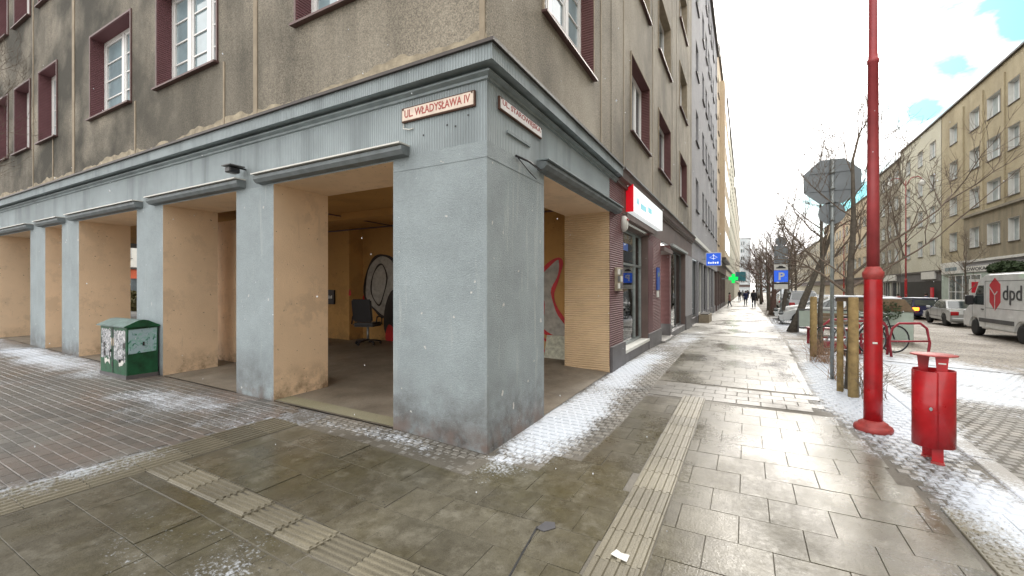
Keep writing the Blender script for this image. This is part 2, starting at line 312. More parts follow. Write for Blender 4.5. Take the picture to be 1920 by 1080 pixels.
# ---------------------------------------------------------------- mesh helpers
class MB:
    def __init__(s, T=None): s.v = []; s.f = []; s.m = []; s.T = T; s.sm = []
    def P(s, p): s.v.append(s.T(*p) if s.T else tuple(p)); return len(s.v)-1
    def F(s, idx, mi=0, sm=False): s.f.append(tuple(idx)); s.m.append(mi); s.sm.append(sm)
    def quad(s, pts, mi=0): s.F([s.P(p) for p in pts], mi)
    def box(s, a, b, mi=0, skip=''):
        x0, y0, z0 = a; x1, y1, z1 = b
        i = [s.P(p) for p in ((x0, y0, z0), (x1, y0, z0), (x1, y1, z0), (x0, y1, z0), (x0, y0, z1), (x1, y0, z1), (x1, y1, z1), (x0, y1, z1))]
        for k, q in (('b', (0, 3, 2, 1)), ('t', (4, 5, 6, 7)), ('y', (0, 1, 5, 4)), ('X', (1, 2, 6, 5)), ('Y', (2, 3, 7, 6)), ('x', (3, 0, 4, 7))):
            if k not in skip: s.F([i[j] for j in q], mi if not isinstance(mi, dict) else mi.get(k, mi.get('', 0)))
        return s
    def prism(s, poly, ax, h0, h1, mi=0, cap=True):
        """polygon in the two axes other than ax, extruded along ax"""
        def mk(p, h): return (h, p[0], p[1]) if ax == 0 else (p[0], h, p[1]) if ax == 1 else (p[0], p[1], h)
        a = [s.P(mk(p, h0)) for p in poly]; b = [s.P(mk(p, h1)) for p in poly]; n = len(poly)
        for i in range(n): j = (i+1) % n; s.F((a[i], a[j], b[j], b[i]), mi)
        if cap: s.F(a[::-1], mi); s.F(b, mi)
        return s
    def tube(s, pts, rad, n=8, mi=0, caps=True, sm=True):
        rings = []
        for k, p in enumerate(pts):
            p = Vector(p); a = Vector(pts[max(0, k-1)]); b = Vector(pts[min(len(pts)-1, k+1)]); d = (b-a)
            d = d.normalized() if d.length > 1e-9 else Vector((0, 0, 1)); u = d.orthogonal().normalized(); 
            ref = Vector((0, 0, 1)) if abs(d.z) < .9 else Vector((1, 0, 0)); u = d.cross(ref).normalized(); v = d.cross(u)
            r = rad[k] if isinstance(rad, (list, tuple)) else rad
            rings.append([s.P(p + r*(math.cos(t)*u + math.sin(t)*v)) for t in [2*math.pi*i/n for i in range(n)]])
        for a, b in zip(rings, rings[1:]):
            for i in range(n): j = (i+1) % n; s.F((a[i], a[j], b[j], b[i]), mi, sm)
        if caps: s.F(rings[0][::-1], mi); s.F(rings[-1], mi)
        return s
    def lathe(s, prof, c=(0, 0, 0), n=24, mi=0, axis=2, ell=(1, 1), sm=True):
        rings = []
        for r, h in prof:
            ring = []
            for i in range(n):
                t = 2*math.pi*i/n; a, b = r*math.cos(t)*ell[0], r*math.sin(t)*ell[1]
                q = (a, b, h) if axis == 2 else (h, a, b) if axis == 0 else (a, h, b)
                ring.append(s.P((c[0]+q[0], c[1]+q[1], c[2]+q[2])))
            rings.append(ring)
        for a, b in zip(rings, rings[1:]):
            for i in range(n): j = (i+1) % n; s.F((a[i], a[j], b[j], b[i]), mi, sm)
        s.F(rings[0][::-1], mi); s.F(rings[-1], mi)
        return s
    def ring(s, c, R, r, axis=0, n=20, k=6, mi=0):
        P = []
        for i in range(n+1):
            t = 2*math.pi*i/n; a, b = R*math.cos(t), R*math.sin(t)
            P.append((c[0], c[1]+a, c[2]+b) if axis == 0 else (c[0]+a, c[1], c[2]+b))
        return s.tube(P, r, k, mi, False)
    def mesh(s, name, mats):
        me = bpy.data.meshes.new(name); me.from_pydata([tuple(v) for v in s.v], [], s.f)
        for m in (mats if isinstance(mats, (list, tuple)) else [mats]): me.materials.append(M[m] if isinstance(m, str) else m)
        me.polygons.foreach_set('material_index', s.m); me.polygons.foreach_set('use_smooth', s.sm); me.update(); return me
    def build(s, name, mats, parent=None, world=False, bevel=0, recalc=True, seg=1):
        if world and parent is not None:
            o = wl(parent); s.v = [(v[0]-o[0], v[1]-o[1], v[2]-o[2]) for v in s.v]
        me = s.mesh(name, mats)
        if recalc or bevel:
            bm = bmesh.new(); bm.from_mesh(me); bmesh.ops.recalc_face_normals(bm, faces=bm.faces)
            if bevel: bmesh.ops.bevel(bm, geom=[e for e in bm.edges if e.is_manifold and e.calc_face_angle(0) > .5], offset=bevel, segments=seg, affect='EDGES', clamp_overlap=True)
            bm.to_mesh(me); bm.free()
        return link(name, me, parent)
def link(name, data, parent=None, loc=None, rot=None):
    o = bpy.data.objects.new(name, data); C.objects.link(o)
    if parent is not None: o.parent = parent
    if loc is not None: o.location = loc
    if rot is not None: o.rotation_euler = rot
    return o
def wl(o):
    v = Vector(o.location)
    while o.parent is not None: o = o.parent; v = v + Vector(o.location)
    return v
def tag(o, label=None, cat=None, group=None, kind=None):
    if label: o['label'] = label
    if cat: o['category'] = cat
    if group: o['group'] = group
    if kind: o['kind'] = kind
    return o
def thing(name, label, cat, loc=(0, 0, 0), rz=0, group=None):
    o = bpy.data.objects.new(name, None); C.objects.link(o); o.location = loc; o.rotation_euler = (0, 0, rz); o.empty_display_size = .2
    return tag(o, label, cat, group)
def dup(o, loc=None, rz=None, label=None, parent=None):
    c = o.copy(); C.objects.link(c)
    if parent is not None: c.parent = parent
    if loc is not None: c.location = loc
    if rz is not None: c.rotation_euler = (0, 0, rz)
    if label: c['label'] = label
    for ch in list(o.children): dup(ch, parent=c)
    return c
def text(s, name, mat_, parent, org, ux, uz, w_, h_, depth=.004, world=True, sp=1.0, bold=0.):
    """lettering fitted to width w_ and height h_, starting at org, along ux, up uz"""
    cu = bpy.data.curves.new('t', 'FONT'); cu.body = s; cu.size = 1; cu.resolution_u = 3; cu.offset = bold; cu.space_character = sp
    o = bpy.data.objects.new('t', cu); C.objects.link(o); dg = bpy.context.evaluated_depsgraph_get(); me = bpy.data.meshes.new_from_object(o.evaluated_get(dg))
    bpy.data.objects.remove(o); vs = [v.co.copy() for v in me.vertices]
    x0 = min(v.x for v in vs); x1 = max(v.x for v in vs); y0 = min(v.y for v in vs); y1 = max(v.y for v in vs)
    ux, uz, org = Vector(ux), Vector(uz), Vector(org); nn = ux.cross(uz)
    if world and parent is not None: org = org - wl(parent)
    mb = MB(); mb.v = [tuple(org + ux*((v.x-x0)/(x1-x0)*w_) + uz*((v.y-y0)/(y1-y0)*h_)) for v in vs]
    for p in me.polygons: mb.F(list(p.vertices))
    me2 = mb.mesh(name, mat_); bm = bmesh.new(); bm.from_mesh(me2); r = bmesh.ops.extrude_face_region(bm, geom=bm.faces[:])
    bmesh.ops.translate(bm, verts=[q for q in r['geom'] if isinstance(q, bmesh.types.BMVert)], vec=nn*depth); bmesh.ops.recalc_face_normals(bm, faces=bm.faces)
    bm.to_mesh(me2); bm.free(); return link(name, me2, parent)
# ---------------------------------------------------------------- ground sheets
def brk(a, b, P, step=None):
    s = {a, b} | {p[0] for p in P if a < p[0] < b}
    if step:
        k = a
        while k < b: s.add(k); k += step
    return sorted(s)
def sheet(name, mat_, y0, y1, xl, xr, dz, kind='structure', ystep=None, parent=None):
    """sheet following the terrain, left edge xl(y), right edge xr(y)"""
    fl = xl if callable(xl) else (lambda y: xl); fr = xr if callable(xr) else (lambda y: xr)
    ys = brk(y0, y1, GB, ystep); xs = brk(min(fl(y) for y in ys), max(fr(y) for y in ys), GA+GC); mb = MB()
    g = [[mb.P((min(max(x, fl(y)), fr(y)), y, G(min(max(x, fl(y)), fr(y)), y)+dz)) for x in xs] for y in ys]
    for a, b in zip(g, g[1:]):
        for i in range(len(xs)-1): mb.F((a[i], a[i+1], b[i+1], b[i]))
    o = mb.build(name, mat_, parent, recalc=False)
    if kind: o['kind'] = kind
    return o
def ipl(P): return lambda y: pl(y, P)
CURB = [(2.2, 1.2), (3.38, 1.18), (4.01, 1.16), (5.2, 1.06), (5.8, .96), (6.46, .83), (7.31, .83), (9.6, .87), (14.3, 1.0), (23, 1.1), (400, 1.2)]
FAC = [(3.2, -2.3), (3.32, -2.02), (3.42, -1.62), (3.85, -1.31), (4.9, -1.26), (7.6, -1.27), (13.6, -1.37), (25, -1.5), (400, -1.5)]
ground = sheet('ground', 'ground', -300, 1500, -600, 600, -.075)
sidewalk = sheet('sidewalk', 'joint', .2, 16.2, lambda y: -4.25 if y < 3.2 else pl(y, FAC) , ipl(CURB), -.006, ystep=.1)
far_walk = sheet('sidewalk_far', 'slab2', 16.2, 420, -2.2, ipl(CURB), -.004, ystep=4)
pavement = sheet('pavement', 'paverjoint', -12, 3.40, -30, -4.25, -.012)
sheet('sidewalk_behind', 'slab2', -40, .2, -4.25, 1.2, -.004)
cob_l = sheet('cobble_verge', 'joint', 3.0, 16.2, -2.22, ipl(FAC), -.014, ystep=.1)
plaza = sheet('plaza', 'joint', 1.8, 16.2, ipl(CURB), 1.93, -.014, ystep=.15)
plaza_far = sheet('plaza_far', 'street', 16.2, 420, ipl(CURB), 2.1, -.006, ystep=4)
road_near = sheet('road', 'joint', 2.2, 12, 1.94, 6, -.016)
road_far = sheet('road_far', 'street', 12, 420, 2.1, 11.2, -.006)
road_side = sheet('road_side', 'street', -40, 12, 6, 11.2, -.006)
sheet('road_behind', 'street', -60, 1.8, 1.2, 6, -.006)
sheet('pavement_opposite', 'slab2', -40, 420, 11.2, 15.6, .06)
def tilt(x, y):
    gx, gy = gslope(x, y); return (math.atan(gy), -math.atan(gx), 0)
def piece_mesh(name, w_, l, mat_, ch=.005, th=.03, ribs=0, dots=False, irr=0, rnd=None):
    mb = MB(); a, b = w_/2, l/2
    def rr(): return (rnd.uniform(-irr, irr) if rnd else 0)
    o1 = [(-a+rr(), -b+rr()), (a+rr(), -b+rr()), (a+rr(), b+rr()), (-a+rr(), b+rr())]
    i0 = [mb.P((p[0], p[1], -th)) for p in o1]; i1 = [mb.P((p[0], p[1], -ch)) for p in o1]; i2 = [mb.P((p[0]*(1-ch/a), p[1]*(1-ch/b), rr()*.3)) for p in o1]
    for A, B in ((i0, i1), (i1, i2)):
        for i in range(4): j = (i+1) % 4; mb.F((A[i], A[j], B[j], B[i]))
    mb.F(i2)
    for r in range(ribs):
        x = -a + w_*(r+.5)/ribs; h = w_/ribs*.27
        q = [(x-h, -b+.003, 0), (x+h, -b+.003, 0), (x+h, b-.003, 0), (x-h, b-.003, 0)]; t = [(p[0]*1 + (h*.35 if p[0] < x else -h*.35), p[1], .011) for p in q]
        A = [mb.P(p) for p in q]; B = [mb.P(p) for p in t]
        for i in range(4): j = (i+1) % 4; mb.F((A[i], A[j], B[j], B[i]))
        mb.F(B)
    if dots:
        for i in range(6):
            for j in range(6):
                x, y, h = -a+w_*(i+.5)/6, -b+l*(j+.5)/6, .014
                A = [mb.P((x+sx*h, y+sy*h, 0)) for sx, sy in ((-1, -1), (1, -1), (1, 1), (-1, 1))]; B = [mb.P((x+sx*h*.6, y+sy*h*.6, .006)) for sx, sy in ((-1, -1), (1, -1), (1, 1), (-1, 1))]
                for q in range(4): r = (q+1) % 4; mb.F((A[q], A[r], B[r], B[q]))
                mb.F(B)
    return mb.mesh(name, mat_)
rnd = random.Random(4)
T = .36
slab_me = [piece_mesh('paving_slab', T-.003, T-.003, 'slab', .002), piece_mesh('paving_slab', T/2-.003, T-.003, 'slab', .002)]
cutcache = {}
def slab_w(w_):
    k = round(w_, 2)
    if k not in cutcache: cutcache[k] = piece_mesh('paving_slab', k-.003, T-.003, 'slab', .002)
    return cutcache[k]
def lay(me, name, parent, x, y, rz=0, dz=0, jit=.0012):
    tx, ty, _ = tilt(x, y)
    return link(name, me, parent, (x, y, G(x, y)+dz+rnd.uniform(-jit, jit)), (tx+rnd.uniform(-.003, .003), ty+rnd.uniform(-.003, .003), rz))
def slab_row(y, x0, x1, off, parent=sidewalk):
    x = x0 - off
    while x < x1 - .02:
        a, b = max(x, x0), min(x+T, x1)
        if b-a > .06:
            lay(slab_me[0] if abs(b-a-T) < .01 else slab_w(b-a), 'paving_slab', parent, (a+b)/2, y)
        x += T
ybase = 2.22 - 4*T + T/2; k = 0
y = ybase - T
rows = []
while y < 15.9: rows.append(y); y += T
for k, y in enumerate(rows):
    off = (T/2 if k % 2 else 0)
    if 6.30 < y+T/2*.9 and y-T/2*.9 < 7.15: continue        # the cross band
    if y < 6.6:
        if y > 3.4: lft = pl(y, FAC)+.02
        elif y > 3.1: lft = None
        else: lft = -4.22
        strip = abs(y-1.68) < .1
        if lft is None: lft = -2.03
        if not strip: slab_row(y, lft, -.785, off)
        if not strip: slab_row(y, -.485, pl(y, CURB)-.02, off + .1)
    else:
        slab_row(y, pl(y, FAC)+.02, pl(y, CURB)-.02, off)
# cross band of small dark slabs
band = piece_mesh('band_slab', .274, .209, 'banddark', .004)
for r in range(4):
    for q in range(7):
        lay(band, 'band_slab', sidewalk, -1.1+.28*q+.14*(r % 2), 6.42+.213*r, dz=-.001)
# tactile strips
tac = piece_mesh('tactile_slab', .288, .331, 'tactile', .003, ribs=5)
y = .9
while y < 6.25: lay(tac, 'tactile_slab', sidewalk, -.635, y, dz=.001); y += .333
x = -4.08
tac3 = piece_mesh('tactile_slab', .232, .332, 'tactile', .004, ribs=5); filler = piece_mesh('paving_slab', .353, .112, 'slab', .005)
while x < 1.1:
    if not -.98 < x < -.33: lay(tac3, 'tactile_slab', sidewalk, x, 1.74, math.pi/2, dz=.001); lay(filler, 'paving_slab', sidewalk, x, 1.56)
    x += .3335
tac2 = piece_mesh('tactile_slab', .245, .325, 'tactile', .004, ribs=7)
tdot = piece_mesh('tactile_slab', .325, .325, 'tactile', .004, dots=True)
tac4 = piece_mesh('tactile_slab', .44, .333, 'tactile', .004, ribs=7)
for j in range(11): lay(tac4, 'tactile_slab', pavement, -4.475, -.55+j*.335, 0, dz=.002)
for y in (2.62, 2.95, 3.28, 3.61, 3.94):
    for x in (1.36, 1.69, 2.02): lay(tdot, 'tactile_slab', plaza, x, y-.33*0, 0, dz=.002)
TDOT = (1.19, 2.19, 2.45, 4.11)
# setts and pavers: the nearest ones as pieces, the others joined
def field(parent, name, mat_, x0f, x1f, y0, y1, sx, sy, nmax, dz, irr=.004, bond=True, skip=None, arc=False, ch=.012, hj=.005, gap_=.008):
    var = [piece_mesh(name, sx-gap_, sy-gap_, mat_, ch, .04, irr=irr, rnd=rnd) for _ in range(4)]
    C_ = []; y = y0 + sy/2; r = 0
    while y < y1:
        x = (x0f(y) if callable(x0f) else x0f) + (sx/2 if not (bond and r % 2) else 0) ; xe = x1f(y) if callable(x1f) else x1f
        x = math.floor(x/sx)*sx + (sx/2 if (bond and r % 2) else 0) + sx
        while x < xe - sx*.4:
            yy = y + (.03*math.sin(x*4.5) if arc else 0)
            if not (skip and skip(x, yy)): C_.append((x, yy))
            x += sx
        y += sy; r += 1
    cx, cy = -math.sin(R_(28.66)), math.cos(R_(28.66))
    def vis(p):
        d = p[0]*cx + p[1]*cy; u = p[0]*cy - p[1]*cx
        return d > .6 and abs(u/d) < 1.2 and 1.55/d < .7
    C_.sort(key=lambda p: (0 if vis(p) else 1, p[0]**2+p[1]**2))
    near, rest = C_[:nmax], C_[nmax:]
    for (x, y) in near:
        lay(var[rnd.randrange(4)], name, parent, x+rnd.uniform(-irr, irr), y+rnd.uniform(-irr, irr), rnd.uniform(-.03, .03)*(irr/.004), dz+rnd.uniform(-hj, 0))
    if rest:
        vd = [([v.co.copy() for v in m.vertices], [tuple(p.vertices) for p in m.polygons]) for m in var]; V = []; Fc = []
        for (x, y) in rest:
            vs, fs = vd[rnd.randrange(4)]; b = len(V); z = G(x, y)+dz+rnd.uniform(-hj, 0); gx, gy = gslope(x, y); c, s_ = math.cos(a := rnd.uniform(-.04, .04)), math.sin(a)
            for v in vs: px, py = v.x*c-v.y*s_, v.x*s_+v.y*c; V.append((x+px, y+py, z+v.z+px*gx+py*gy))
            Fc += [tuple(b+i for i in f) for f in fs]
        me = bpy.data.meshes.new(name+'s'); me.from_pydata(V, [], Fc); me.materials.append(M[mat_]); o = link(name+'s', me, parent); o['kind'] = 'stuff'
indot = lambda x, y: TDOT[0] < x < TDOT[1]+.03 and TDOT[2] < y < TDOT[3]
pole_xy, bin_xy = (1.19, 5.9), (1.46, 5.15)
verge = sheet('cobble_edge', 'joint', 2.95, 3.412, -4.25, -2.0, -.012)
field(verge, 'cobble', 'cobble', -4.3, -2.0, 2.95, 3.41, .09, .09, 0, -.003, irr=.006)
field(cob_l, 'cobble', 'cobble', -2.2, lambda y: pl(y, FAC)+.12, 3.2, 16.1, .1, .1, 290, -.004, arc=True, skip=lambda x, y: x < XF+.05 and y > YF-.05)
field(plaza, 'cobble', 'cobble', lambda y: pl(y, CURB)-.05, 1.76, 2.4, 16.1, .105, .105, 290, -.004, arc=True, skip=lambda x, y: indot(x, y) or x < pl(y, CURB)+.05)
field(road_near, 'cobble', 'cobble', 1.86, 6, 2.4, 12, .11, .11, 290, -.01, arc=True, skip=indot)
kb = piece_mesh('kerb_stone', .17, .98, 'kerb', .01)
for i in range(14):
    y = 2.9+i*1.0
    if y > 4.2: lay(kb, 'kerb_stone', plaza, 1.85, y, 0, 0)
field(pavement, 'paver', 'paver', -14, -4.6, -1, 3.36, .2, .1, 290, -.003, irr=.001, ch=.005, hj=.002, gap_=.005, skip=lambda x, y: x > -4.78)
sheet('pavement_strip_far', 'paver', -12, 3.40, -30, -14.05, -.004)
# ================================================================ corner building
TL = lambda a, n, z: (a, YF-n, z)
TR = lambda a, n, z: (XF+n, a, z)
def TE(xe): return lambda a, n, z: (xe-n, a, z)
def wall_holes(T_, a0, a1, z0, z1, holes, depth=.25):
    As = sorted({a0, a1} | {h[0] for h in holes} | {h[1] for h in holes}); Zs = sorted({z0, z1} | {h[2] for h in holes} | {h[3] for h in holes})
    mb = MB(T_)
    for x0, x1 in zip(As, As[1:]):
        for y0, y1 in zip(Zs, Zs[1:]):
            cx, cy = (x0+x1)/2, (y0+y1)/2
            if any(h[0] < cx < h[1] and h[2] < cy < h[3] for h in holes): continue
            mb.quad([(x0, 0, y0), (x1, 0, y0), (x1, 0, y1), (x0, 0, y1)])
    for h in holes:
        a, b, c, d = h
        for q in (((a, 0, c), (a, -depth, c), (a, -depth, d), (a, 0, d)), ((b, 0, c), (b, 0, d), (b, -depth, d), (b, -depth, c)), ((a, 0, d), (a, -depth, d), (b, -depth, d), (b, 0, d)), ((a, 0, c), (b, 0, c), (b, -depth, c), (a, -depth, c))): mb.quad(q)
    return mb
def window(bld, T_, a0, a1, z0, z1, depth=.25, leaves=2, bars=3, reveal='burg', pane='pane', sillm='burgtrim', detail=True, frame='white', curtain=False):
    fw = .055; f = MB(T_); n0, n1 = -depth, -depth+.06
    def bar(p0, p1, q0, q1, t=0): f.box((p0, n0-.0+t, q0), (p1, n1-t, q1))
    bar(a0, a1, z0, z0+fw); bar(a0, a1, z1-fw, z1); bar(a0, a0+fw, z0+fw, z1-fw); bar(a1-fw, a1, z0+fw, z1-fw)
    lw = (a1-a0)/leaves
    for i in range(1, leaves): bar(a0+lw*i-.05, a0+lw*i+.05, z0+fw, z1-fw)
    if detail:
        for i in range(leaves):
            x0, x1 = a0+lw*i+(fw if i == 0 else .05), a0+lw*(i+1)-(fw if i == leaves-1 else .05)
            for (p0, p1, q0, q1) in ((x0, x1, z0+fw, z0+fw+.045), (x0, x1, z1-fw-.045, z1-fw), (x0, x0+.045, z0+fw+.045, z1-fw-.045), (x1-.045, x1, z0+fw+.045, z1-fw-.045)): bar(p0, p1, q0, q1, .012)
            for j in range(1, bars+1):
                zz = z0+fw+.045+(z1-z0-2*fw-.09)*j/(bars+1); bar(x0+.045, x1-.045, zz-.011, zz+.011, .018)
    w_ = f.build('window', frame, bld, True)
    g = MB(T_); nn = n0+.022
    g.box((a0+fw*.5, nn-.012, z0+fw*.5), (a1-fw*.5, nn, z1-fw*.5)); g.build('glass_pane', pane, w_, True)
    if curtain: c = MB(T_); 
    if reveal:
        r = MB(T_); t = .012
        r.box((a0, -depth, z0), (a0+t, .012, z1), 0); r.box((a1-t, -depth, z0), (a1, .012, z1), 0); r.box((a0+t, -depth, z1-t), (a1-t, .012, z1), 0)
        r.build('reveal', reveal, w_, True)
        tr = MB(T_); e = .035
        tr.box((a0-e, 0, z0-.01), (a0, .022, z1+e)); tr.box((a1, 0, z0-.01), (a1+e, .022, z1+e)); tr.box((a0, 0, z1), (a1, .022, z1+e)); tr.build('trim', 'burgtrim' if reveal == 'burg' else 'strip', w_, True)
    s_ = MB(T_); s_.prism([(-depth+.06, z0+.012), (.075, z0-.018), (.075, z0-.045), (-depth+.06, z0-.02)], 0, a0-.05, a1+.05); s_.build('sill', sillm, w_, True)
    return w_
cb = thing('corner_building', 'corner apartment building with brown stained stucco over a grey painted arcade', 'building', (XF-4, YF+4, .1))
ZC = 3.83
Lw = [(-4.92, -3.2), (-8.52, -6.74), (-11.22, -9.5), (-14.1, -13.02), (-15.8, -14.72), (-17.42, -16.36), (-20.2, -19.1)]
Rw = [(4.68, 6.56), (9.1, 11.02), (12.3, 14.4), (16.55, 18.6)]
LV = [(4.84, 6.42), (7.95, 9.5), (11.1, 12.65), (14.25, 15.8)]
RV = [(4.86, 6.48), (8.14, 9.76), (11.36, 12.95), (14.5, 16.1)]
holesL = [(a, b, c, d) for a, b in Lw for c, d in LV]; holesR = [(a, b, c, d) for a, b in Rw for c, d in RV]
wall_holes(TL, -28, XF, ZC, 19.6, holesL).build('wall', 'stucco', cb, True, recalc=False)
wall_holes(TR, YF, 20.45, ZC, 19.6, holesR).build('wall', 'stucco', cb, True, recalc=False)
for i, (a, b) in enumerate(Lw):
    for c, d in LV:
        window(cb, TL, a, b, c, d, leaves=3 if b-a > 1.5 and i < 2 else 2, bars=3 if c < 9 else 0, pane='paneblue', detail=c < 9)
for i, (a, b) in enumerate(Rw):
    for c, d in RV: window(cb, TR, a, b, c, d, leaves=3 if i < 2 else 2, bars=3 if i == 0 else 0, pane='paneblue' if i == 0 else 'pane', reveal='burgshop' if c < 5 else 'burgplain' if i < 1 else 'strip', detail=i < 2)
core = MB(); core.box((-28, YF+.32, ZC-.2), (XF-.32, 20.4, 19.5)); core.build('interior_core', 'dark', cb, True)
# vertical pale joint strips on the stucco
for x, w_, z1 in ((-5.79, .085, 19.5), (-9.33, .05, 4.8), (-13.25, .045, 4.8), (-6.55, .04, 4.78), (-2.18, .06, 19.5), (-12.1, .12, 19.5), (-14.5, .05, 19.5)):
    MB(TL).box((x-w_/2, 0, ZC-.02), (x+w_/2, .012, z1)).build('plaster_strip', 'strip', cb, True)
for y, w_ in ((7.0, .05), (7.75, .3), (8.5, .05), (11.5, .06), (14.9, .3), (15.9, .3), (19.2, .25), (20.2, .3)):
    MB(TR).box((y-w_/2, 0, ZC-.02), (y+w_/2, .008, 19.5)).build('plaster_strip', 'strip' if w_ < .2 else 'stucco', cb, True)
rnd = random.Random(11)
def jag(T_, a0, a1, base, lo, hi):
    mb = MB(T_); n = int((a1-a0)/.06); h = [rnd.uniform(lo, hi)*.7 + .3*lo + .035*math.sin(i*.11)+.02*math.sin(i*.37) for i in range(n+1)]
    h = [max(.02, (h[max(0, i-1)]+h[i]*2+h[min(n, i+1)])/4) for i in range(n+1)]
    for i in range(n):
        x0, x1 = a0+(a1-a0)*i/n, a0+(a1-a0)*(i+1)/n
        mb.quad([(x0, .006, base), (x1, .006, base), (x1, .006, base+h[i+1]), (x0, .006, base+h[i])])
    return mb
jag(TL, -28, XF, 3.82, .07, .2).build('plaster_band', 'cream', cb, True, recalc=False)
jag(TR, YF, 8.2, 3.82, .05, .16).build('plaster_band', 'cream', cb, True, recalc=False)
# cornice swept round the corner
def sweep(prof, x_left, y_end, mats, name, mi=None, y_start=None):
    """prof = (offset out, z)"""
    mb = MB()
    def st(k):
        r = []
        for (o, z) in prof:
            if k == 0: r.append((x_left, YF-o, z))
            elif k == 1: r.append((XF+o, YF-o, z))
            else: r.append((XF+o, y_end, z))
        return r
    if y_start is not None: S = [[(XF+o, y_start, z) for o, z in prof], [(XF+o, y_end, z) for o, z in prof]]
    else: S = [st(0), st(1), st(2)]
    ids = [[mb.P(p) for p in r] for r in S]
    for A, B in zip(ids, ids[1:]):
        for i in range(len(prof)-1): mb.F((A[i], B[i], B[i+1], A[i+1]), mi[i] if mi else 0)
    mb.F(ids[0], 0); mb.F(ids[-1][::-1], 0)
    return mb.build(name, mats, cb, True)
prof = [(0, 3.50), (.022, 3.505), (.022, 3.53), (.065, 3.55), (.065, 3.566), (.012, 3.57), (.012, 3.608), (.14, 3.6), (.14, 3.745)]
sweep(prof, -28, 7.9, ['trimgrey', 'fluted'], 'cornice', mi=[0, 0, 0, 0, 0, 0, 0, 1])
sweep([(.14, 3.745), (.175, 3.742), (.178, 3.772), (.0, 3.845)], -28, 7.9, 'flash', 'cornice_flashing')
sweep([(0, 3.50), (.05, 3.51), (.05, 3.57), (.12, 3.6), (.14, 3.7), (.16, 3.74)], 0, 20.45, 'brownband', 'shop_cornice', y_start=7.9)
sweep([(.16, 3.74), (.19, 3.742), (.19, 3.772), (.0, 3.845)], 0, 20.45, 'flash', 'cornice_flashing', y_start=7.9)
# piers of the arcade
FL = lambda x, y: G(x, y)
def pier(x0, x1, y0=YF, y1=4.24, top=2.9, side='peach', front='grey'):
    mb = MB(); mb.box((x0, y0, -.2), (x1, y1, top), {'y': 0, '': 1}); return mb.build('pillar', [front, side], cb, True)
PX = [(-6.25, -5.40), (-9.28, -8.35), (-12.75, -11.83), (-14.72, -13.74), (-18.3, -17.1), (-21.5, -20.4), (-25, -24)]
for a, b in PX: pier(a, b)
mb = MB(); mb.box((-3.31, YF, -.2), (XF, 4.70, 2.9), {'y': 0, 'X': 0, '': 1}); mb.build('corner_pillar', ['grey', 'peach'], cb, True)
# second row of piers just behind
for a, b in ((-10.3, -8.47),): MB().box((a, 4.62, -.2), (b, 5.1, 2.84)).build('inner_pillar', 'peach', cb, True)
# frieze and lintels (left front then right front)
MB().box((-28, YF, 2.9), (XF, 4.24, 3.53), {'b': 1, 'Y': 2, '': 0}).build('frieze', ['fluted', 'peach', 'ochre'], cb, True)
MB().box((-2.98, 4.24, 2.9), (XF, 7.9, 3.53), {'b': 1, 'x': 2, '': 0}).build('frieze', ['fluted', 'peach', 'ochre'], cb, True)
MB().box((-3.3, YF-.004, 2.78), (XF+.004, 4.66, 2.935), {'': 0}).build('frieze_patch', 'grey', cb, True)
for a, b in ((-5.65, -3.08), (-8.63, -6.02), (-12.1, -9.05), (-13.95, -12.55), (-17.3, -14.5), (-20.6, -18.1)):
    h = MB(TL); h.prism([(0, 2.915), (.09, 2.925), (.125, 2.965), (.125, 3.005), (0, 3.02)], 0, a, b); o = h.build('hood', ['hood'], cb, True)
    MB(TL).box((a+.0, 0, 3.021), (b, .155, 3.036)).build('hood_flashing', 'offwhite', o, True)
h = MB(TR); h.prism([(0, 2.915), (.09, 2.925), (.125, 2.965), (.125, 3.005), (0, 3.02)], 0, 4.5, 7.9); o = h.build('hood', 'hood', cb, True)
MB(TR).box((4.5, 0, 3.021), (7.9, .155, 3.036)).build('hood_flashing', 'trimgrey', o, True)
# arcade interior
def isheet(x0, x1, y0, y1, name, m, dz):
    mb = MB(); xs = brk(x0, x1, GA); ys = brk(y0, y1, GB); g = [[mb.P((x, y, G(x, y)+dz)) for x in xs] for y in ys]
    for a, b in zip(g, g[1:]):
        for i in range(len(xs)-1): mb.F((a[i], a[i+1], b[i+1], b[i]))
    o = mb.build(name, m, None, recalc=False); o['kind'] = 'structure'; return o
isheet(-28, XF-.005, YF+.003, 8.25, 'arcade_floor', 'arcfloor', -.002)
isheet(-5.39, -3.32, YF+.02, YF+.24, 'threshold', 'yellowkerb', .004)
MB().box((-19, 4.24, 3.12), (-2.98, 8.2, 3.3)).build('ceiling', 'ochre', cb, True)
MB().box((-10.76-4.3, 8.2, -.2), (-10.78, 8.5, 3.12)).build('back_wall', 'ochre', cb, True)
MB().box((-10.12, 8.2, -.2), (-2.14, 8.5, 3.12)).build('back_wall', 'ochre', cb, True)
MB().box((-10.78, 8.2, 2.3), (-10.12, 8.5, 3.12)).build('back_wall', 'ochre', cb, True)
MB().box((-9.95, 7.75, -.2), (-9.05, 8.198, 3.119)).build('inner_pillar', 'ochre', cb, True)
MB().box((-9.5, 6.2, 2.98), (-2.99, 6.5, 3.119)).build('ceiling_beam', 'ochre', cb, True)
MB().box((-2.98, 7.5, -.2), (XF-.003, 8.199, 2.9), {'y': 0, '': 0}).build('pillar', ['peachrib', 'burgshop'], cb, True)
MB().tube([(-9.9, 7.7, 3.05), (-3.1, 7.7, 3.05)], .02, 6).tube([(-7.5, 7.7, 3.05), (-7.5, 4.3, 3.07)], .015, 6).build('conduit', 'burgtrim', cb, True)
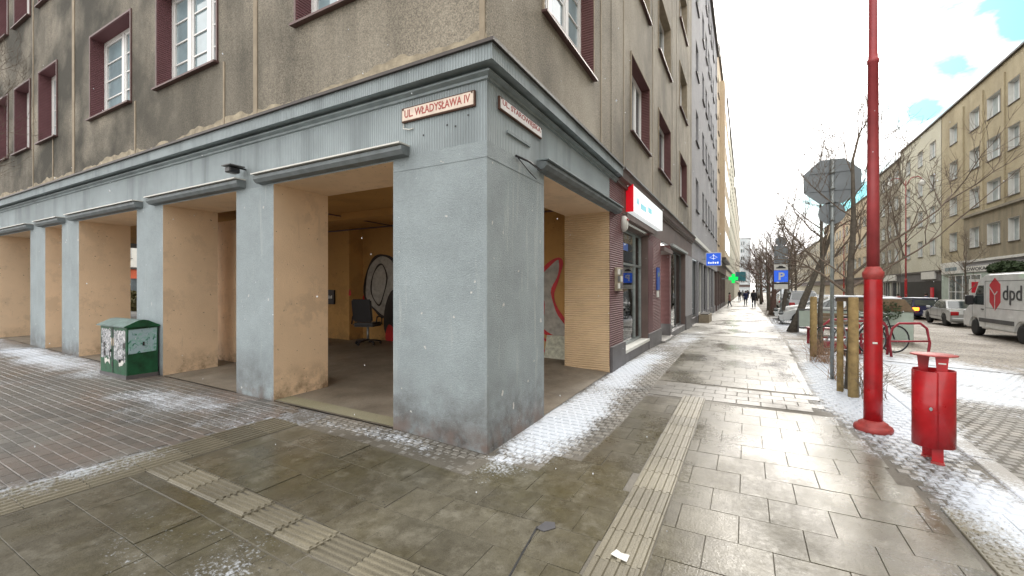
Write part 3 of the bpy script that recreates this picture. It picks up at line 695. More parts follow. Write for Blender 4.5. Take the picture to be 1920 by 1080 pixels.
for x8, y8 in ((-5.2, 5.9), (-8.8, 5.9), (-12.5, 5.9)):
    MB().lathe([(.1, 3.04), (.13, 3.06), (.13, 3.118)], (x8, y8, 0), 16).build('ceiling_fitting', 'offwhite', cb, True)
# door in the back wall
d = MB(); d.box((-10.775, 8.24, .07), (-10.62, 8.3, 2.28)); d.box((-10.28, 8.24, .07), (-10.125, 8.3, 2.28)); d.box((-10.62, 8.24, 2.16), (-10.28, 8.3, 2.28)); d.box((-10.62, 8.24, .07), (-10.28, 8.3, .95))
dr = d.build('door', 'offwhite', cb, True); MB().box((-10.62, 8.255, .95), (-10.28, 8.27, 2.16)).build('glass_pane', 'pane', dr, True)
MB().box((-10.2, 8.16, 1.05), (-10.16, 8.24, 1.2)).build('handle', 'black', dr, True)
# graffiti on the back wall: flat painted areas
def blob(pts, m, parent, y, name='graffiti', n=4, plane='y'):
    P = []; N = len(pts)
    for i in range(N):
        p0, p1, p2, p3 = [Vector(pts[(i+k) % N]) for k in (-1, 0, 1, 2)]
        for j in range(n):
            t = j/n; P.append(.5*((2*p1)+(-p0+p2)*t+(2*p0-5*p1+4*p2-p3)*t*t+(-p0+3*p1-3*p2+p3)*t**3))
    mb = MB(); mb.F([mb.P((p[0], y, p[1])) for p in P]); 
    return mb.build(name, m, parent, True, recalc=False), P
def outline(P, m, parent, y, w_, name='graffiti', wob=.3):
    mb = MB(); N = len(P)
    A, B = [], []
    for i in range(N):
        t = (P[(i+1) % N]-P[i-1]).normalized(); nn = Vector((-t[1], t[0])); k = w_*(1+wob*math.sin(i*.9)); A.append(mb.P((P[i][0]+nn[0]*k, y, P[i][1]+nn[1]*k))); B.append(mb.P((P[i][0]-nn[0]*k, y, P[i][1]-nn[1]*k)))
    for i in range(N): j = (i+1) % N; mb.F((A[i], A[j], B[j], B[i]))
    return mb.build(name, m, parent, True, recalc=False)
_, P = blob([(-4.15, 1.05), (-3.95, 1.6), (-3.7, 1.95), (-3.42, 2.15), (-3.33, 2.05), (-3.4, 1.75), (-3.52, 1.45), (-3.42, 1.1), (-3.2, .78), (-3.22, .55), (-3.5, .55), (-3.8, .7)], 'grafsilver', cb, 8.19)
outline(P, 'grafred', cb, 8.186, .035)
_, P = blob([(-4.2, .5), (-3.95, .9), (-3.75, 1.3), (-3.72, 1.0), (-3.8, .6), (-3.5, .3), (-3.9, .25)], 'ochre', cb, 8.182); outline(P, 'grafred', cb, 8.178, .022)
_, P = blob([(-8.95, 1.3), (-8.9, 1.9), (-8.65, 2.3), (-8.3, 2.4), (-7.9, 2.2), (-7.8, 1.5), (-8.0, .9), (-8.3, .8), (-8.55, .95)], 'grafsilver', cb, 8.19)
outline(P, 'grafblack', cb, 8.186, .035)
_, P = blob([(-8.7, 1.4), (-8.68, 1.8), (-8.5, 2.1), (-8.3, 2.15), (-8.15, 1.8), (-8.3, 1.3), (-8.45, 1.1)], 'grafsilver', cb, 8.182); outline(P, 'grafblack', cb, 8.178, .022)
_, P = blob([(-8.25, .5), (-8.2, 1.1), (-7.95, 1.5), (-7.7, 1.2), (-7.7, .4), (-8.0, .2)], 'grafblack', cb, 8.174)
_, P = blob([(-8.2, .25), (-8.1, .6), (-7.9, .5), (-7.8, .15), (-8.0, .1)], 'grafred', cb, 8.17)
for x, z in ((-9.02, 1.42), (-9.0, 1.25), (-8.98, .62), (-3.12, 1.25), (-3.06, 1.2)):
    blob([(x-.045, z-.06), (x-.02, z+.1), (x+.03, z+.06), (x+.045, z-.05)], 'grafred', cb, 7.745 if x < -9.01 else 8.188)
s_ = MB().box((-9.86, 7.70, 1.12), (-9.58, 7.75, 1.5)).build('notice_board', 'grafblack', cb, True)
for k8 in range(3): MB().box((-9.79+.055*k8, 7.697, 1.27), (-9.755+.055*k8, 7.6995, 1.35-.015*(k8 % 2))).build('faint_print', 'offwhite', s_, True)
# yellow wall-hung boxes further left
for z in (.95, 1.3, 1.65): MB().box((-14.9, 8.0, z), (-14.2, 8.2, z+.3)).build('letter_box', 'yellow', cb, True)
# ---- shop front part of the right face
MB(TR).box((7.5, 0, .16), (8.45, .004, 3.5)).build('tiled_wall', 'burgshop', cb, True)
MB(TR).box((7.52, 0, -.1), (8.47, .05, .5)).build('plinth', 'stone', cb, True)
MB(TR).box((8.45, -.02, 2.9), (20.45, .004, 3.52)).build('shop_fascia', 'brownband', cb, True)
def shopwin(parent, T_, a0, a1, z0, z1, divs, depth=.22, frame='black', pane='pane', trans=None, back=1.2):
    f = MB(T_); t = .05
    f.box((a0, -depth, z0), (a1, -depth+.06, z0+t)); f.box((a0, -depth, z1-t), (a1, -depth+.06, z1))
    for d_ in [a0, a1-t]+list(divs): f.box((d_, -depth, z0+t), (d_+t, -depth+.06, z1-t))
    if trans: f.box((a0+t, -depth+.004, trans), (a1-t, -depth+.056, trans+.045))
    w_ = f.build('shop_window', frame, parent, True)
    MB(T_).box((a0+.02, -depth+.02, z0+.02), (a1-.02, -depth+.03, z1-.02)).build('glass_pane', pane, w_, True)
    r = MB(T_); r.box((a0-.02, -depth-.05, z0-.02), (a0, .0, z1)); r.box((a1, -depth-.05, z0-.02), (a1+.02, 0, z1)); r.box((a0, -depth-.05, z1), (a1, 0, z1+.02)); r.build('reveal', 'brownband', w_, True)
    return w_
w1 = shopwin(cb, TR, 8.47, 10.88, .32, 2.82, (10.2,), frame='steel', trans=2.05, pane='shopglass')
MB(TR).box((8.47, -.2, .25), (10.9, .04, .31)).build('sill', 'offwhite', w1, True); MB(TR).box((8.47, -.2, -.1), (10.9, .02, .25)).build('sill_base', 'stone', w1, True)
for a, b in ((10.9, 12.65), (14.25, 14.5), (18.25, 20.43)):
    MB(TR).box((a, -.3, .42), (b, .003, 2.9)).build('shop_pillar', 'burgshop' if a < 15 else 'stucco_grey', cb, True); MB(TR).box((a-.01, -.3, -.2), (b+.01, .03, .42)).build('plinth', 'stone', cb, True)
MB(TR).box((10.9, -.02, .0), (11.5, .006, 2.75)).build('shop_door', 'burgplain', cb, True)
dd = MB(TR).box((12.66, -.5, -.1), (14.24, -.44, 2.62)).build('entrance_door', 'burgplain', cb, True)
MB(TR).box((12.66, -.44, 2.6), (14.24, .1, 2.72)).build('door_canopy', 'brownband', cb, True); MB(TR).box((12.6, -.44, -.12), (14.3, .12, .06)).build('door_step', 'kerb', cb, True)
w2 = shopwin(cb, TR, 14.52, 18.2, .12, 2.88, (15.6, 16.8), frame='bumper', pane='shopglass')
MB(TR).box((14.4, 0, 2.885), (18.35, .09, 2.96)).build('shop_hood', 'hoodtop', cb, True)
MB(TR).box((14.52, -.2, -.25), (18.2, .01, .12)).build('plinth', 'stone', cb, True)
MB(TR).box((8.4, 0, 2.9), (11.2, .1, 3.0)).build('shop_hood', 'brownband', cb, True)
MB(TR).box((8.46, -2.05, -.3), (20.4, -2.0, 3.4)).build('shop_back', 'glowwall', cb, True)  # back wall, ceiling and partition glow only to brighten the shop windows
MB(TR).box((8.46, -2.0, .1), (20.4, -.31, .14)).build('shop_floor', 'cream', cb, True); MB(TR).box((8.46, -2.0, 2.95), (20.4, -.31, 3.0)).build('shop_ceiling', 'glowwall', cb, True)
MB(TR).box((14.0, -2.0, .1), (14.1, -.31, 3.0)).build('shop_partition', 'glowwall', cb, True)
rq = random.Random(3)
for i in range(7):
    y = 8.6+i*.3 if i < 4 else 15+i*.4; hh = rq.uniform(.5, 1.1)
    sv = thing('display_stand', ['white', 'grey', 'pale', 'dark', 'tall white', 'narrow grey', 'low pale'][i]+' display stand behind the '+('first' if i < 4 else 'second')+' shop window', 'display', (XF-.8, y, .14)); MB(TR).box((y, -1.0-.1*(i % 3), .14), (y+.22, -.7, .14+hh)).build('stand', ['offwhite', 'steel', 'mint', 'bumper', 'offwhite', 'steel', 'strip'][i], sv, True); MB(TR).box((y+.03, -.95, .145+hh), (y+.19, -.75, .3+hh)).build('goods', ['blue', 'brownroof', 'teal', 'offwhite', 'yellow', 'mint', 'coatpink'][i], sv, True)
for (y, z, h2, m, lb) in ((8.7, 2.1, .3, 'offwhite', 'white poster high'), (9.35, 1.5, .5, 'teal', 'teal poster low'), (16.9, 1.7, .6, 'blue', 'blue poster')): tag(MB(TR).box((y, -.3, z), (y+.42, -.29, z+h2)).build('window_poster', m), lb+' inside the '+('first' if y < 12 else 'second')+' shop window', 'poster')
# fascia sign, bell, intercom, blue plate
sg = thing('shop_sign', 'blank white light box with bright red end above the first shop window', 'sign', (XF, 8.66, 3.1))
MB(TR).box((8.66, .006, 3.08), (8.70, .15, 3.62)).build('end_panel', 'redlit', sg, True); MB(TR).box((8.70, .006, 3.09), (12.1, .14, 3.61)).build('light_panel', 'whitelit', sg, True)
bl = thing('alarm_box', 'white oval alarm box on the burgundy pillar beside the shop window', 'alarm', (XF, 8.4, 2.8)); mb = MB(); mb.lathe([(.02, 0), (.13, .0), (.13, .06), (.09, .1), (.02, .11)], (XF+.004, 8.38, 2.8), 20, axis=0, ell=(.75, 1.2)); mb.build('casing', 'offwhite', bl, True); MB().box((XF+.1, 8.33, 2.86), (XF+.125, 8.43, 2.89)).build('lamp_strip', 'signface', bl, True)
ic = thing('intercom', 'beige intercom plate with small panels on burgundy ribbed wall', 'intercom', (XF, 7.9, 1.55)); MB(TR).box((7.82, .005, 1.5), (8.2, .05, 1.93)).build('plate', 'cream', ic, True)
for i in range(3):
    for j in range(2): MB(TR).box((7.86+.17*j, .051, 1.54+.13*i), (7.99+.17*j, .066, 1.64+.13*i)).build('panel', 'bumper' if (i+j) % 2 else 'offwhite', ic, True)
bp = thing('blue_plate', 'narrow blue and white notice on the burgundy pillar by the entrance', 'sign', (XF, 12.0, 1.5)); MB(TR).box((11.98, .005, 1.5), (12.35, .03, 2.1)).build('panel', 'blue', bp, True); MB(TR).box((12.0, .005, 1.3), (12.3, .02, 1.48)).build('lower_panel', 'offwhite', bp, True)
MB(TR).box((12.05, .031, 1.85), (12.28, .033, 1.97)).build('faint_print', 'paneblue', bp, True)
ds = tag(MB(TR).box((8.9, -.14, 2.35), (9.4, -.13, 2.5)).build('window_sticker', 'blue'), 'blue violet sticker near the top of the first shop window', 'sticker')
# street name plates
def nameplate(T_, a0, a1, z0, z1, s, label, m):
    t = thing('street_sign', label, 'street sign', T_(a0, 0, z0)); MB(T_).box((a0, .003, z0), (a1, .028, z1)).build('rim', 'rust', t, True, bevel=.006)
    MB(T_).box((a0+.014, .028, z0+.014), (a1-.014, .033, z1-.014)).build('face', m, t, True, bevel=.002)
    ux = Vector(T_(1, 0, 0))-Vector(T_(0, 0, 0)); text(s, 'lettering', 'lettering', t, T_(a0+.05, .0335, z0+.042), ux, (0, 0, 1), a1-a0-.1, (z1-z0)*.52, .002, bold=.012)
    for x in (a0+.03, a1-.03):
        MB(T_).box((x-.008, .033, z1-.03), (x+.008, .038, z1-.014)).build('screw', 'rust', t, True)
nameplate(TL, -3.17, -2.25, 3.272, 3.425, 'UL. WŁADYSŁAWA IV', 'long cream street name plate with red letters left of the building corner', 'plate')
nameplate(TR, 3.6, 4.58, 3.29, 3.425, 'UL. STAROWIEJSKA', 'foreshortened white street name plate right of the building corner', 'platewhite')
cc = thing('wall_camera', 'small dark bracket camera on the grey frieze beside a hood', 'camera', TL(-6.0, 0, 3.1))
MB(TL).tube([(-6.02, 0, 3.17), (-6.02, .16, 3.17)], .012).build('bracket', 'black', cc, True); MB(TL).box((-6.09, .1, 3.085), (-5.97, .24, 3.155)).build('housing', 'black', cc, True, bevel=.012); MB(TL).box((-6.13, .06, 3.17), (-5.93, .26, 3.182)).build('cover', 'bumper', cc, True)
for i, (y0, y1, z) in enumerate(((9.0, 9.25, 3.3), (9.4, 9.95, 3.25), (10.2, 10.6, 3.3))): MB(TR).box((y0, .14, z), (y1, .142, z+.12)).build('faded_print', 'paneblue', sg, True)
cp = tag(MB(TR).tube([(3.95, .02, 2.93), (4.2, .05, 2.93), (4.48, .06, 2.9)], .012, 6).tube([(4.0, .02, 2.92), (4.15, .08, 2.8), (4.38, .05, 2.78)], .006, 5).build('wire_bracket', 'black'), 'bent black metal bracket with loose wire beside the right hood', 'bracket')
tag(MB(TL).tube([(-3.15, .01, 3.27), (-3.14, .03, 3.21), (-3.06, .02, 3.19), (-3.02, .01, 3.2)], .007, 5).build('cable_stub', 'offwhite'), 'loose pale cable end hanging below the left street name plate', 'cable')
for (a, b) in ((-2.35, 3.2), (-2.5, 3.12), (-2.6, 3.15), (-2.9, 3.1)): MB(TL).box((a, 0, b), (a+.014, .006, b+.016)).build('bolt_hole', 'black', cb, True)
MB(TR).box((3.78, 0, 3.12), (4.3, .02, 3.145)).build('bracket_rail', 'trimgrey', cb, True)
# leaning patterned panel inside the right arch
lp = tag(MB().prism([(7.98, .1), (8.12, .58), (8.14, .58), (8.0, .1)], 0, -3.62, -3.0).build('patterned_panel', 'tilepanel'), 'pale patterned panel leaning on the wall under the red graffiti', 'panel')
# ================================================================ more buildings on this side
def building(name, label, T_, a0, a1, z1, m, cols, rows, base, depth=.2, frame='white', pane='pane', shopm='brownband', zs=3.2, roofm='flash', back=9, shopwins=True, wh=1.55, ledge=None, dz=0, cheap=True, reveal=None):
    t = thing(name, label, 'building', T_(a0, 0, base))
    holes = [(a, b, z, z+wh) for a, b in cols for z in rows]
    wall_holes(T_, a0, a1, zs, z1, holes, depth).build('wall', m, t, True, recalc=False)
    bx = MB(T_); bx.box((a0, -back, base-.5), (a1, -depth-.02, z1-.02)); bx.build('block', m, t, True)
    MB(T_).box((a0-.0, -back, z1-.015), (a1+.0, .18, z1+.12)).build('roof', roofm, t, True)
    MB(T_).box((a0+.01, -.6, zs-.18), (a1-.01, .12, zs-.005)).build('ledge', ledge or roofm, t, True)
    MB(T_).box((a0+.005, -.3, zs-1.0), (a1-.005, .0, zs-.19)).build('shop_fascia', shopm, t, True)
    cache = {}
    for (a, b) in cols:
        for z in rows:
            k = round(b-a, 2)
            if k not in cache:
                w_ = window(t, T_, a, b, z, z+wh, depth, leaves=2, bars=0, reveal=reveal, detail=False, frame=frame, pane=pane, sillm='flash'); cache[k] = (w_, a, z)
            else:
                w0, aa, zz = cache[k]; dv = Vector(T_(a, 0, z))-Vector(T_(aa, 0, zz)); dup(w0, Vector(w0.location)+dv, parent=t)
    if shopwins:
        a = a0+.3; i = 0
        while a < a1-1.5:
            b = min(a+2.6, a1-.3); MB(T_).box((a-.3, -.3, base-.5), (a, -.01, zs-1.0)).build('shop_pillar', shopm, t, True)
            w_ = MB(T_); w_.box((a, -.2, base+.35), (b, -.14, base+.42)); w_.box((a+1.1, -.2, base+.42), (a+1.17, -.14, zs-1.0)); w_.box((b-.08, -.2, base+.42), (b, -.14, zs-1.0)); wo_ = w_.build('shop_window', 'offwhite' if i % 2 else 'bumper', t, True)
            MB(T_).box((a, -.19, base-.3), (b, -.175, zs-1.0)).build('glass_pane', 'pane', wo_, True); MB(T_).box((a+.001, -.17, base-.5), (b-.001, -.05, base+.34)).build('stall_riser', 'stone', wo_, True)
            a = b+.3; i += 1
    return t
def cols(a0, a1, w_, pitch, s=None):
    r = []; a = a0+(s if s is not None else (pitch-w_)/2)
    while a+w_ < a1-.1: r.append((round(a, 3), round(a+w_, 3))); a += pitch
    return r
gb = building('grey_building', 'smooth grey apartment building with narrow windows next to the corner building', TR, 20.5, 39.2, 20.6, 'stucco_grey', [(22.2, 23.5)]+cols(25.2, 36.6, 1.15, 2.05)+[(37.2, 38.4)], [5.3, 8.6, 11.9, 15.2, 18.2], -.2, zs=3.9, shopm='stucco_grey', ledge='offwhite', frame='offwhite')
ob = building('orange_building', 'peach orange apartment building behind the grey one', TR, 39.25, 56.8, 21.6, 'stucco_orange', cols(39.3, 56.8, 1.5, 3.0), [5.2, 8.4, 11.6, 14.8, 18], -.35, zs=4.0, shopm='brownband', frame='burgtrim')
MB(TR).box((43, .01, 4.3), (54, .4, 20.2)).build('bay', 'stucco_orange', ob, True)
for z in (5.2, 8.4, 11.6, 14.8, 18): MB(TR).box((43.3, .4, z-.2), (53.7, .43, z+1.5)).build('bay_window', 'pane', ob, True)
MB(TR).box((42.9, .01, 4.1), (54.1, .5, 4.32)).build('bay_base', 'flash', ob, True)
yb = building('cream_building', 'pale yellow apartment building beyond the orange one', TR, 56.9, 98, 24, 'stucco_cream', cols(57, 98, 1.5, 3.4), [5, 8.2, 11.4, 14.6, 17.8, 20.6], -.5, zs=4, shopm='stucco_beige')
bb = building('beige_building', 'lower beige apartment building far along the left side of the street', TR, 98.1, 175, 22, 'stucco_beige', cols(98.1, 175, 1.6, 4), [5, 8.2, 11.4, 14.6, 17.8], -.8, zs=4, shopm='stucco_beige', shopwins=False)
TS = lambda a, n, z: (a, 210-n, z)
eb = building('haze_blue_building', 'hazy pale blue block closing the far end of the street', TS, -12, 1.4, 23, 'stucco_haze', cols(-12, 1.4, 1.5, 3), [4, 7.2, 10.4, 13.6, 16.8, 20], -1, zs=3, shopwins=False)
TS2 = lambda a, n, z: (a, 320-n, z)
eb2 = building('far_white_block', 'faint whitish block on the horizon above the street trees', TS2, 5, 60, 18, 'stucco_haze', cols(5, 60, 1.8, 4), [4, 7.2, 10.4, 13.6], -1, zs=3, shopwins=False)
# grey building: lit shop strip, blue projecting sign, flower box
MB(TR).box((21.0, -.13, 2.9), (24.5, -.05, 3.4)).build('light_strip', 'whitelit', gb, True)
bs = thing('hanging_sign', 'square blue light box sign projecting from the grey building', 'sign', (XF, 25, 2.9))
MB().box((XF+.02, 24.95, 3.05), (XF+.25, 25.0, 3.1)).build('arm', 'steel', bs, True); mb = MB(); mb.box((XF+.22, 24.9, 2.7), (XF+.98, 25.06, 3.42)); mb.build('box', 'offwhite', bs, True, bevel=.01)
MB().box((XF+.26, 24.885, 2.74), (XF+.94, 24.899, 3.38)).build('face', 'bluelit', bs, True)
mb = MB(); mb.tube([(XF+.6, 24.88, 3.08), (XF+.42, 24.88, 3.15), (XF+.6, 24.88, 3.28), (XF+.78, 24.88, 3.15), (XF+.6, 24.88, 3.08)], .014, 4); mb.tube([(XF+.6, 24.88, 3.04), (XF+.6, 24.88, 3.32)], .012, 4); mb.build('emblem', 'whitelit', bs, True)
for k8 in range(5): MB().box((XF+.34+.107*k8, 24.876, 2.83), (XF+.41+.107*k8, 24.884, 2.93-.02*(k8 % 2))).build('blurred_mark', 'whitelit', bs, True)
gc = thing('pharmacy_cross', 'glowing green pharmacy cross above the distant shop door', 'sign', (XF, 46, 2.6)); y = 46
MB().prism([(XF+.15+x*.72, 2.02+(z-2.3)*.8) for x, z in ((1.0, 2.3), (1.4, 2.3), (1.4, 2.65), (1.75, 2.65), (1.75, 3.05), (1.4, 3.05), (1.4, 3.4), (1.0, 3.4), (1.0, 3.05), (.65, 3.05), (.65, 2.65), (1.0, 2.65))], 1, y, y+.2).build('cross', 'greenlit', gc, True); MB().box((XF+.01, y+.05, 2.4), (XF+.62, y+.1, 2.5)).build('arm', 'steel', gc, True)
tsn = thing('teal_sign', 'small teal sign projecting far down the street', 'sign', (XF, 80, 3)); MB().box((XF+.5, 80, 2.7), (XF+2.0, 80.2, 4.2)).build('panel', 'teal', tsn, True); MB().box((XF, 80.05, 3.4), (XF+.5, 80.1, 3.5)).build('arm', 'steel', tsn, True)
pb = thing('planter_box', 'tan wooden planter box standing against the grey shop front', 'planter', (XF+.25, 24.2, G(XF+.25, 24.2))); MB().box((XF+.02, 23.4, G(XF, 24)), (XF+.5, 25.2, G(XF, 24)+.4)).build('box', 'strip', pb, True); MB().box((XF+.08, 23.5, G(XF, 24)+.4), (XF+.45, 25.1, G(XF, 24)+.44)).build('soil', 'dark', pb, True)
# ================================================================ opposite side of the street
Te = TE(XE)
zrow = [4.7, 7.75, 10.8, 13.85]
c1 = [(40.1, 41.5), (42.5, 44.4), (45.6, 47.2), (49.5, 51.0)]
rb1 = building('olive_building', 'olive brown apartment building with white windows on the right edge of the street', Te, 22, 52.8, 17.0, 'stucco_olive', [(24, 25.7), (28, 29.7), (32, 33.7), (36, 37.7)]+c1, zrow, -.5, zs=3.75, shopm='stucco_grey', ledge='offwhite', back=10, pane='panesky', reveal='offwhite', depth=.3, dz=0)
MB(Te).box((22, .005, 7.15), (48.3, .16, 7.32)).build('string_course', 'stucco_soot', rb1, True)
for a in (34.8, 38.9, 41.95, 45.0, 48.3): MB(Te).box((a-.12, .004, 7.33), (a+.12, .1, 16.3)).build('pilaster', 'stucco_olive', rb1, True)
rb2 = building('pale_cream_building', 'pale cream apartment building beyond the olive brown one', Te, 52.9, 64.6, 17.0, 'stucco_cream', [(54.2, 55.6), (57.5, 58.9), (61.2, 62.6)], zrow, -.5, zs=3.2, shopm='stone', back=10, pane='panesky', reveal='offwhite')
rb3 = building('sooty_building', 'dark sooty stucco building behind the pale cream one', Te, 64.7, 80, 16.4, 'stucco_soot', cols(64.7, 80, 1.5, 2.8), zrow, -.5, zs=3.2, shopm='stone', back=10, pane='panesky', reveal='offwhite')
rb4 = building('ochre_building', 'ochre yellow building half hidden behind the street trees', Te, 80.1, 120, 15, 'stucco_orange', cols(80.1, 120, 1.5, 3.2), zrow[:3], -.7, zs=3.2, back=10, pane='panesky', reveal='offwhite', shopwins=False)
rb5 = building('distant_building', 'pale building in the distance behind the street trees', Te, 120.1, 200, 13, 'stucco_beige', cols(120, 200, 1.8, 4), zrow[:3], -.9, zs=3.2, back=10, pane='panesky', reveal='offwhite', shopwins=False)
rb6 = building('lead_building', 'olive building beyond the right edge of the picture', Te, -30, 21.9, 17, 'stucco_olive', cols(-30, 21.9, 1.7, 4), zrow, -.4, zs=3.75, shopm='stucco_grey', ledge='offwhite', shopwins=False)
# shops there
s1 = thing('lawyer_sign', 'white signboard with dark capital letters above the pale shop front', 'sign', (XE, 45, 2.8)); MB(Te).box((43.2, .01, 2.8), (48.2, .1, 3.25)).build('board', 'offwhite', s1, True)
text('ADWOKACI', 'lettering', 'charcoal', s1, (XE-.101, 48.0, 2.88), (0, -1, 0), (0, 0, 1), 4.4, .28, bold=.03)
s2 = thing('pale_sign', 'white and pale blue fascia sign left of the lawyer signboard', 'sign', (XE, 49, 2.6)); MB(Te).box((48.4, .01, 2.75), (52.2, .2, 3.65)).build('board', 'offwhite', s2, True); MB(Te).box((49.0, .2, 3.0), (51.4, .21, 3.3)).build('panel', 'paneblue', s2, True)
MB(Te).box((42.5, .0, -.5), (52.79, .004, 2.75)).build('shop_wall', 'mint', rb1, True)
wv = shopwin(rb1, Te, 45.2, 51.0, -.3, 2.6, (46.8, 48.3, 49.6), depth=-.02, frame='white', trans=1.2, pane='pane')
s3 = thing('red_square_sign', 'square white sign with red emblem projecting by the pale shop', 'sign', (XE, 44.6, 1.4)); MB().box((XE-.9, 44.5, .9), (XE-.02, 44.6, 2.2)).build('board', 'offwhite', s3, True); MB().box((XE-.8, 44.48, 1.2), (XE-.15, 44.499, 2.0)).build('emblem', 'logored', s3, True)
for a, b, m in ((54, 57.5, 'offwhite'), (66, 71, 'offwhite')):
    s_ = thing('shop_signboard', {54: 'white signboard over the dark shop front of the pale cream building', 66: 'white signboard on the sooty building behind the tree branches'}[a], 'sign', (XE, a, 2.6)); MB(Te).box((a, .01, 2.4), (b, .15, 3.1)).build('board', m, s_, True)
rs_ = tag(MB(Te).box((53.9, .2, -.3), (54.5, .3, 1.6)).build('red_banner', 'logored'), 'upright red banner beside the dark shop front', 'banner')
MB(Te).box((52.95, .0, -.6), (64.5, .01, 2.2)).build('shop_wall', 'dark', rb2, True)
# hedge of evergreen over the lawyer shop
def leafcloud(name, m, n, c, r, parent=None, size=.1, seed=1):
    q = random.Random(seed); mb = MB()
    for _ in range(n):
        while True:
            p = Vector((q.uniform(-1, 1), q.uniform(-1, 1), q.uniform(-1, 1)))
            if p.length < 1: break
        p = Vector((c[0]+p.x*r[0], c[1]+p.y*r[1], c[2]+p.z*r[2])); u = Vector((q.gauss(0, 1), q.gauss(0, 1), q.gauss(0, 1))).normalized(); v = u.orthogonal().normalized(); s = size*q.uniform(.5, 1.3)
        mb.quad([p+u*s, p+v*s*.6, p-u*s, p-v*s*.6])
    return mb.build(name, m, parent, recalc=False)
tag(leafcloud('evergreen_shrub', 'evergreen', 2600, (XE-1.2, 38.4, 2.75), (.7, 1.7, .45), size=.16), 'dark evergreen foliage in front of the shops above the van', 'shrub')
# ================================================================ street furniture
def gz(x, y): return G(x, y)
px, py = pole_xy; pz = gz(px, py)
lp_ = thing('lamp_post', 'tall bright red cast iron lamp post standing in front of the snowy plaza', 'lamp post', (px, py, pz))
MB().lathe([(.165, -.03), (.17, .02), (.16, .04), (.13, .052), (.127, .07), (.1, .085), (.084, .1)], (0, 0, 0), 40).build('base_flange', 'redbase', lp_)
MB().lathe([(.083, .1), (.081, .4), (.079, 1.6), (.078, 1.62)], (0, 0, 0), 32).build('lower_shaft', 'red', lp_)
MB().lathe([(.078, 1.6), (.084, 1.62), (.09, 1.63), (.094, 1.655), (.094, 1.68), (.084, 1.69), (.068, 1.725), (.06, 1.735), (.056, 1.74)], (0, 0, 0), 32).build('collar', 'redbase', lp_)
MB().lathe([(.056, 1.74), (.052, 2.6), (.045, 3.92), (.052, 3.925), (.052, 3.96), (.041, 3.975), (.041, 4.0), (.038, 4.02), (.032, 6.6)], (0, 0, 0), 28).build('upper_shaft', 'poletop', lp_)
for sx in (-1, 1):
    a = MB().tube([(0, 0, 6.3), (sx*.3, 0, 6.7), (sx*.7, 0, 6.75), (sx*.95, 0, 6.6)], .025, 8).build('arm', 'poletop', lp_); MB().lathe([(.05, 6.62), (.16, 6.5), (.2, 6.42), (.14, 6.3), (.03, 6.24)], (sx*.95, 0, 0), 20).build('lantern', 'offwhite', lp_)
MB().box((-.02, -.085, .92), (.02, -.077, .94)).build('small_plate', 'offwhite', lp_)
lp2 = dup(lp_, (12.1, 49, gz(12.1, 49)), 0, 'thin dark red lamp post far off before the pale cream building'); lp2.scale = (1.15, 1.15, 1.75)
lp3 = dup(lp_, (12.1, 76, gz(12.1, 76)), 0, 'farthest thin red lamp post before the sooty building'); lp3.scale = (1.15, 1.15, 1.75)
# litter bin
bx_, by_ = bin_xy; bz = gz(bx_, by_)
bn = thing('litter_bin', 'glossy red metal litter bin with a raised lid plate on two brackets', 'litter bin', (bx_, by_, bz), R_(-14))
def shell(name, t0, t1, R, z0, z1, parent, m='red', th=.006, ex=1.0, ey=.82, n=18, top=lambda t: 0):
    mb = MB(); ids = []
    for i in range(n+1):
        t = t0+(t1-t0)*i/n; c, s_ = math.cos(t), math.sin(t); ids.append([mb.P((R*ex*c, R*ey*s_, z0)), mb.P((R*ex*c, R*ey*s_, z1+top(t))), mb.P(((R-th)*ex*c, (R-th)*ey*s_, z1+top(t))), mb.P(((R-th)*ex*c, (R-th)*ey*s_, z0))])
    for A, B in zip(ids, ids[1:]):
        for k in range(4): j = (k+1) % 4; mb.F((A[k], B[k], B[j], A[j]), 0, k in (0, 2))
    mb.F(ids[0]); mb.F(ids[-1][::-1]); return mb.build(name, m, parent)
bodyo = shell('body_shell', R_(-88), R_(190), .192, .13, .80, bn, n=26)
shell('door_shell', R_(-172), R_(-80), .2, .125, .79, bn, n=12)
MB().lathe([(.17, .14), (.17, .16)], n=28, ell=(1, .82)).build('bottom_plate', 'red', bn)
MB().lathe([(.165, .16), (.165, .7)], n=24, ell=(1, .82)).build('liner', 'black', bn)
MB().lathe([(.014, 0), (.017, .004), (.012, .01)], (0, 0, 0), 12, axis=1).build('lock', 'steel', bn).location = (-.03, -.172, .47)
for sx, sy in ((-.05, .1), (.03, -.1)):
    MB().box((sx-.05, sy-.006, -.02), (sx+.05, sy+.006, .16)).build('leg', 'red', bn); MB().box((sx-.06, sy-.035, -.03), (sx+.06, sy+.035, .008)).build('foot_plate', 'redbase', bn)
for sx, sy in ((-.09, .09), (.065, -.115)):
    MB().prism([(sx-.034, .7), (sx+.034, .7), (sx+.058, .925), (sx-.058, .925)], 1, sy-.008, sy+.008).build('lid_bracket', 'red', bn)
MB().lathe([(.21, .925), (.217, .93), (.205, .937), (.02, .945)], n=32, ell=(1, .8)).build('lid', 'redbase', bn, bevel=0)
bn.scale = (.74, .82, 1)
MB().box((.035, -.1245, .862), (.1, -.1235, .873)).build('small_label', 'offwhite', bn)
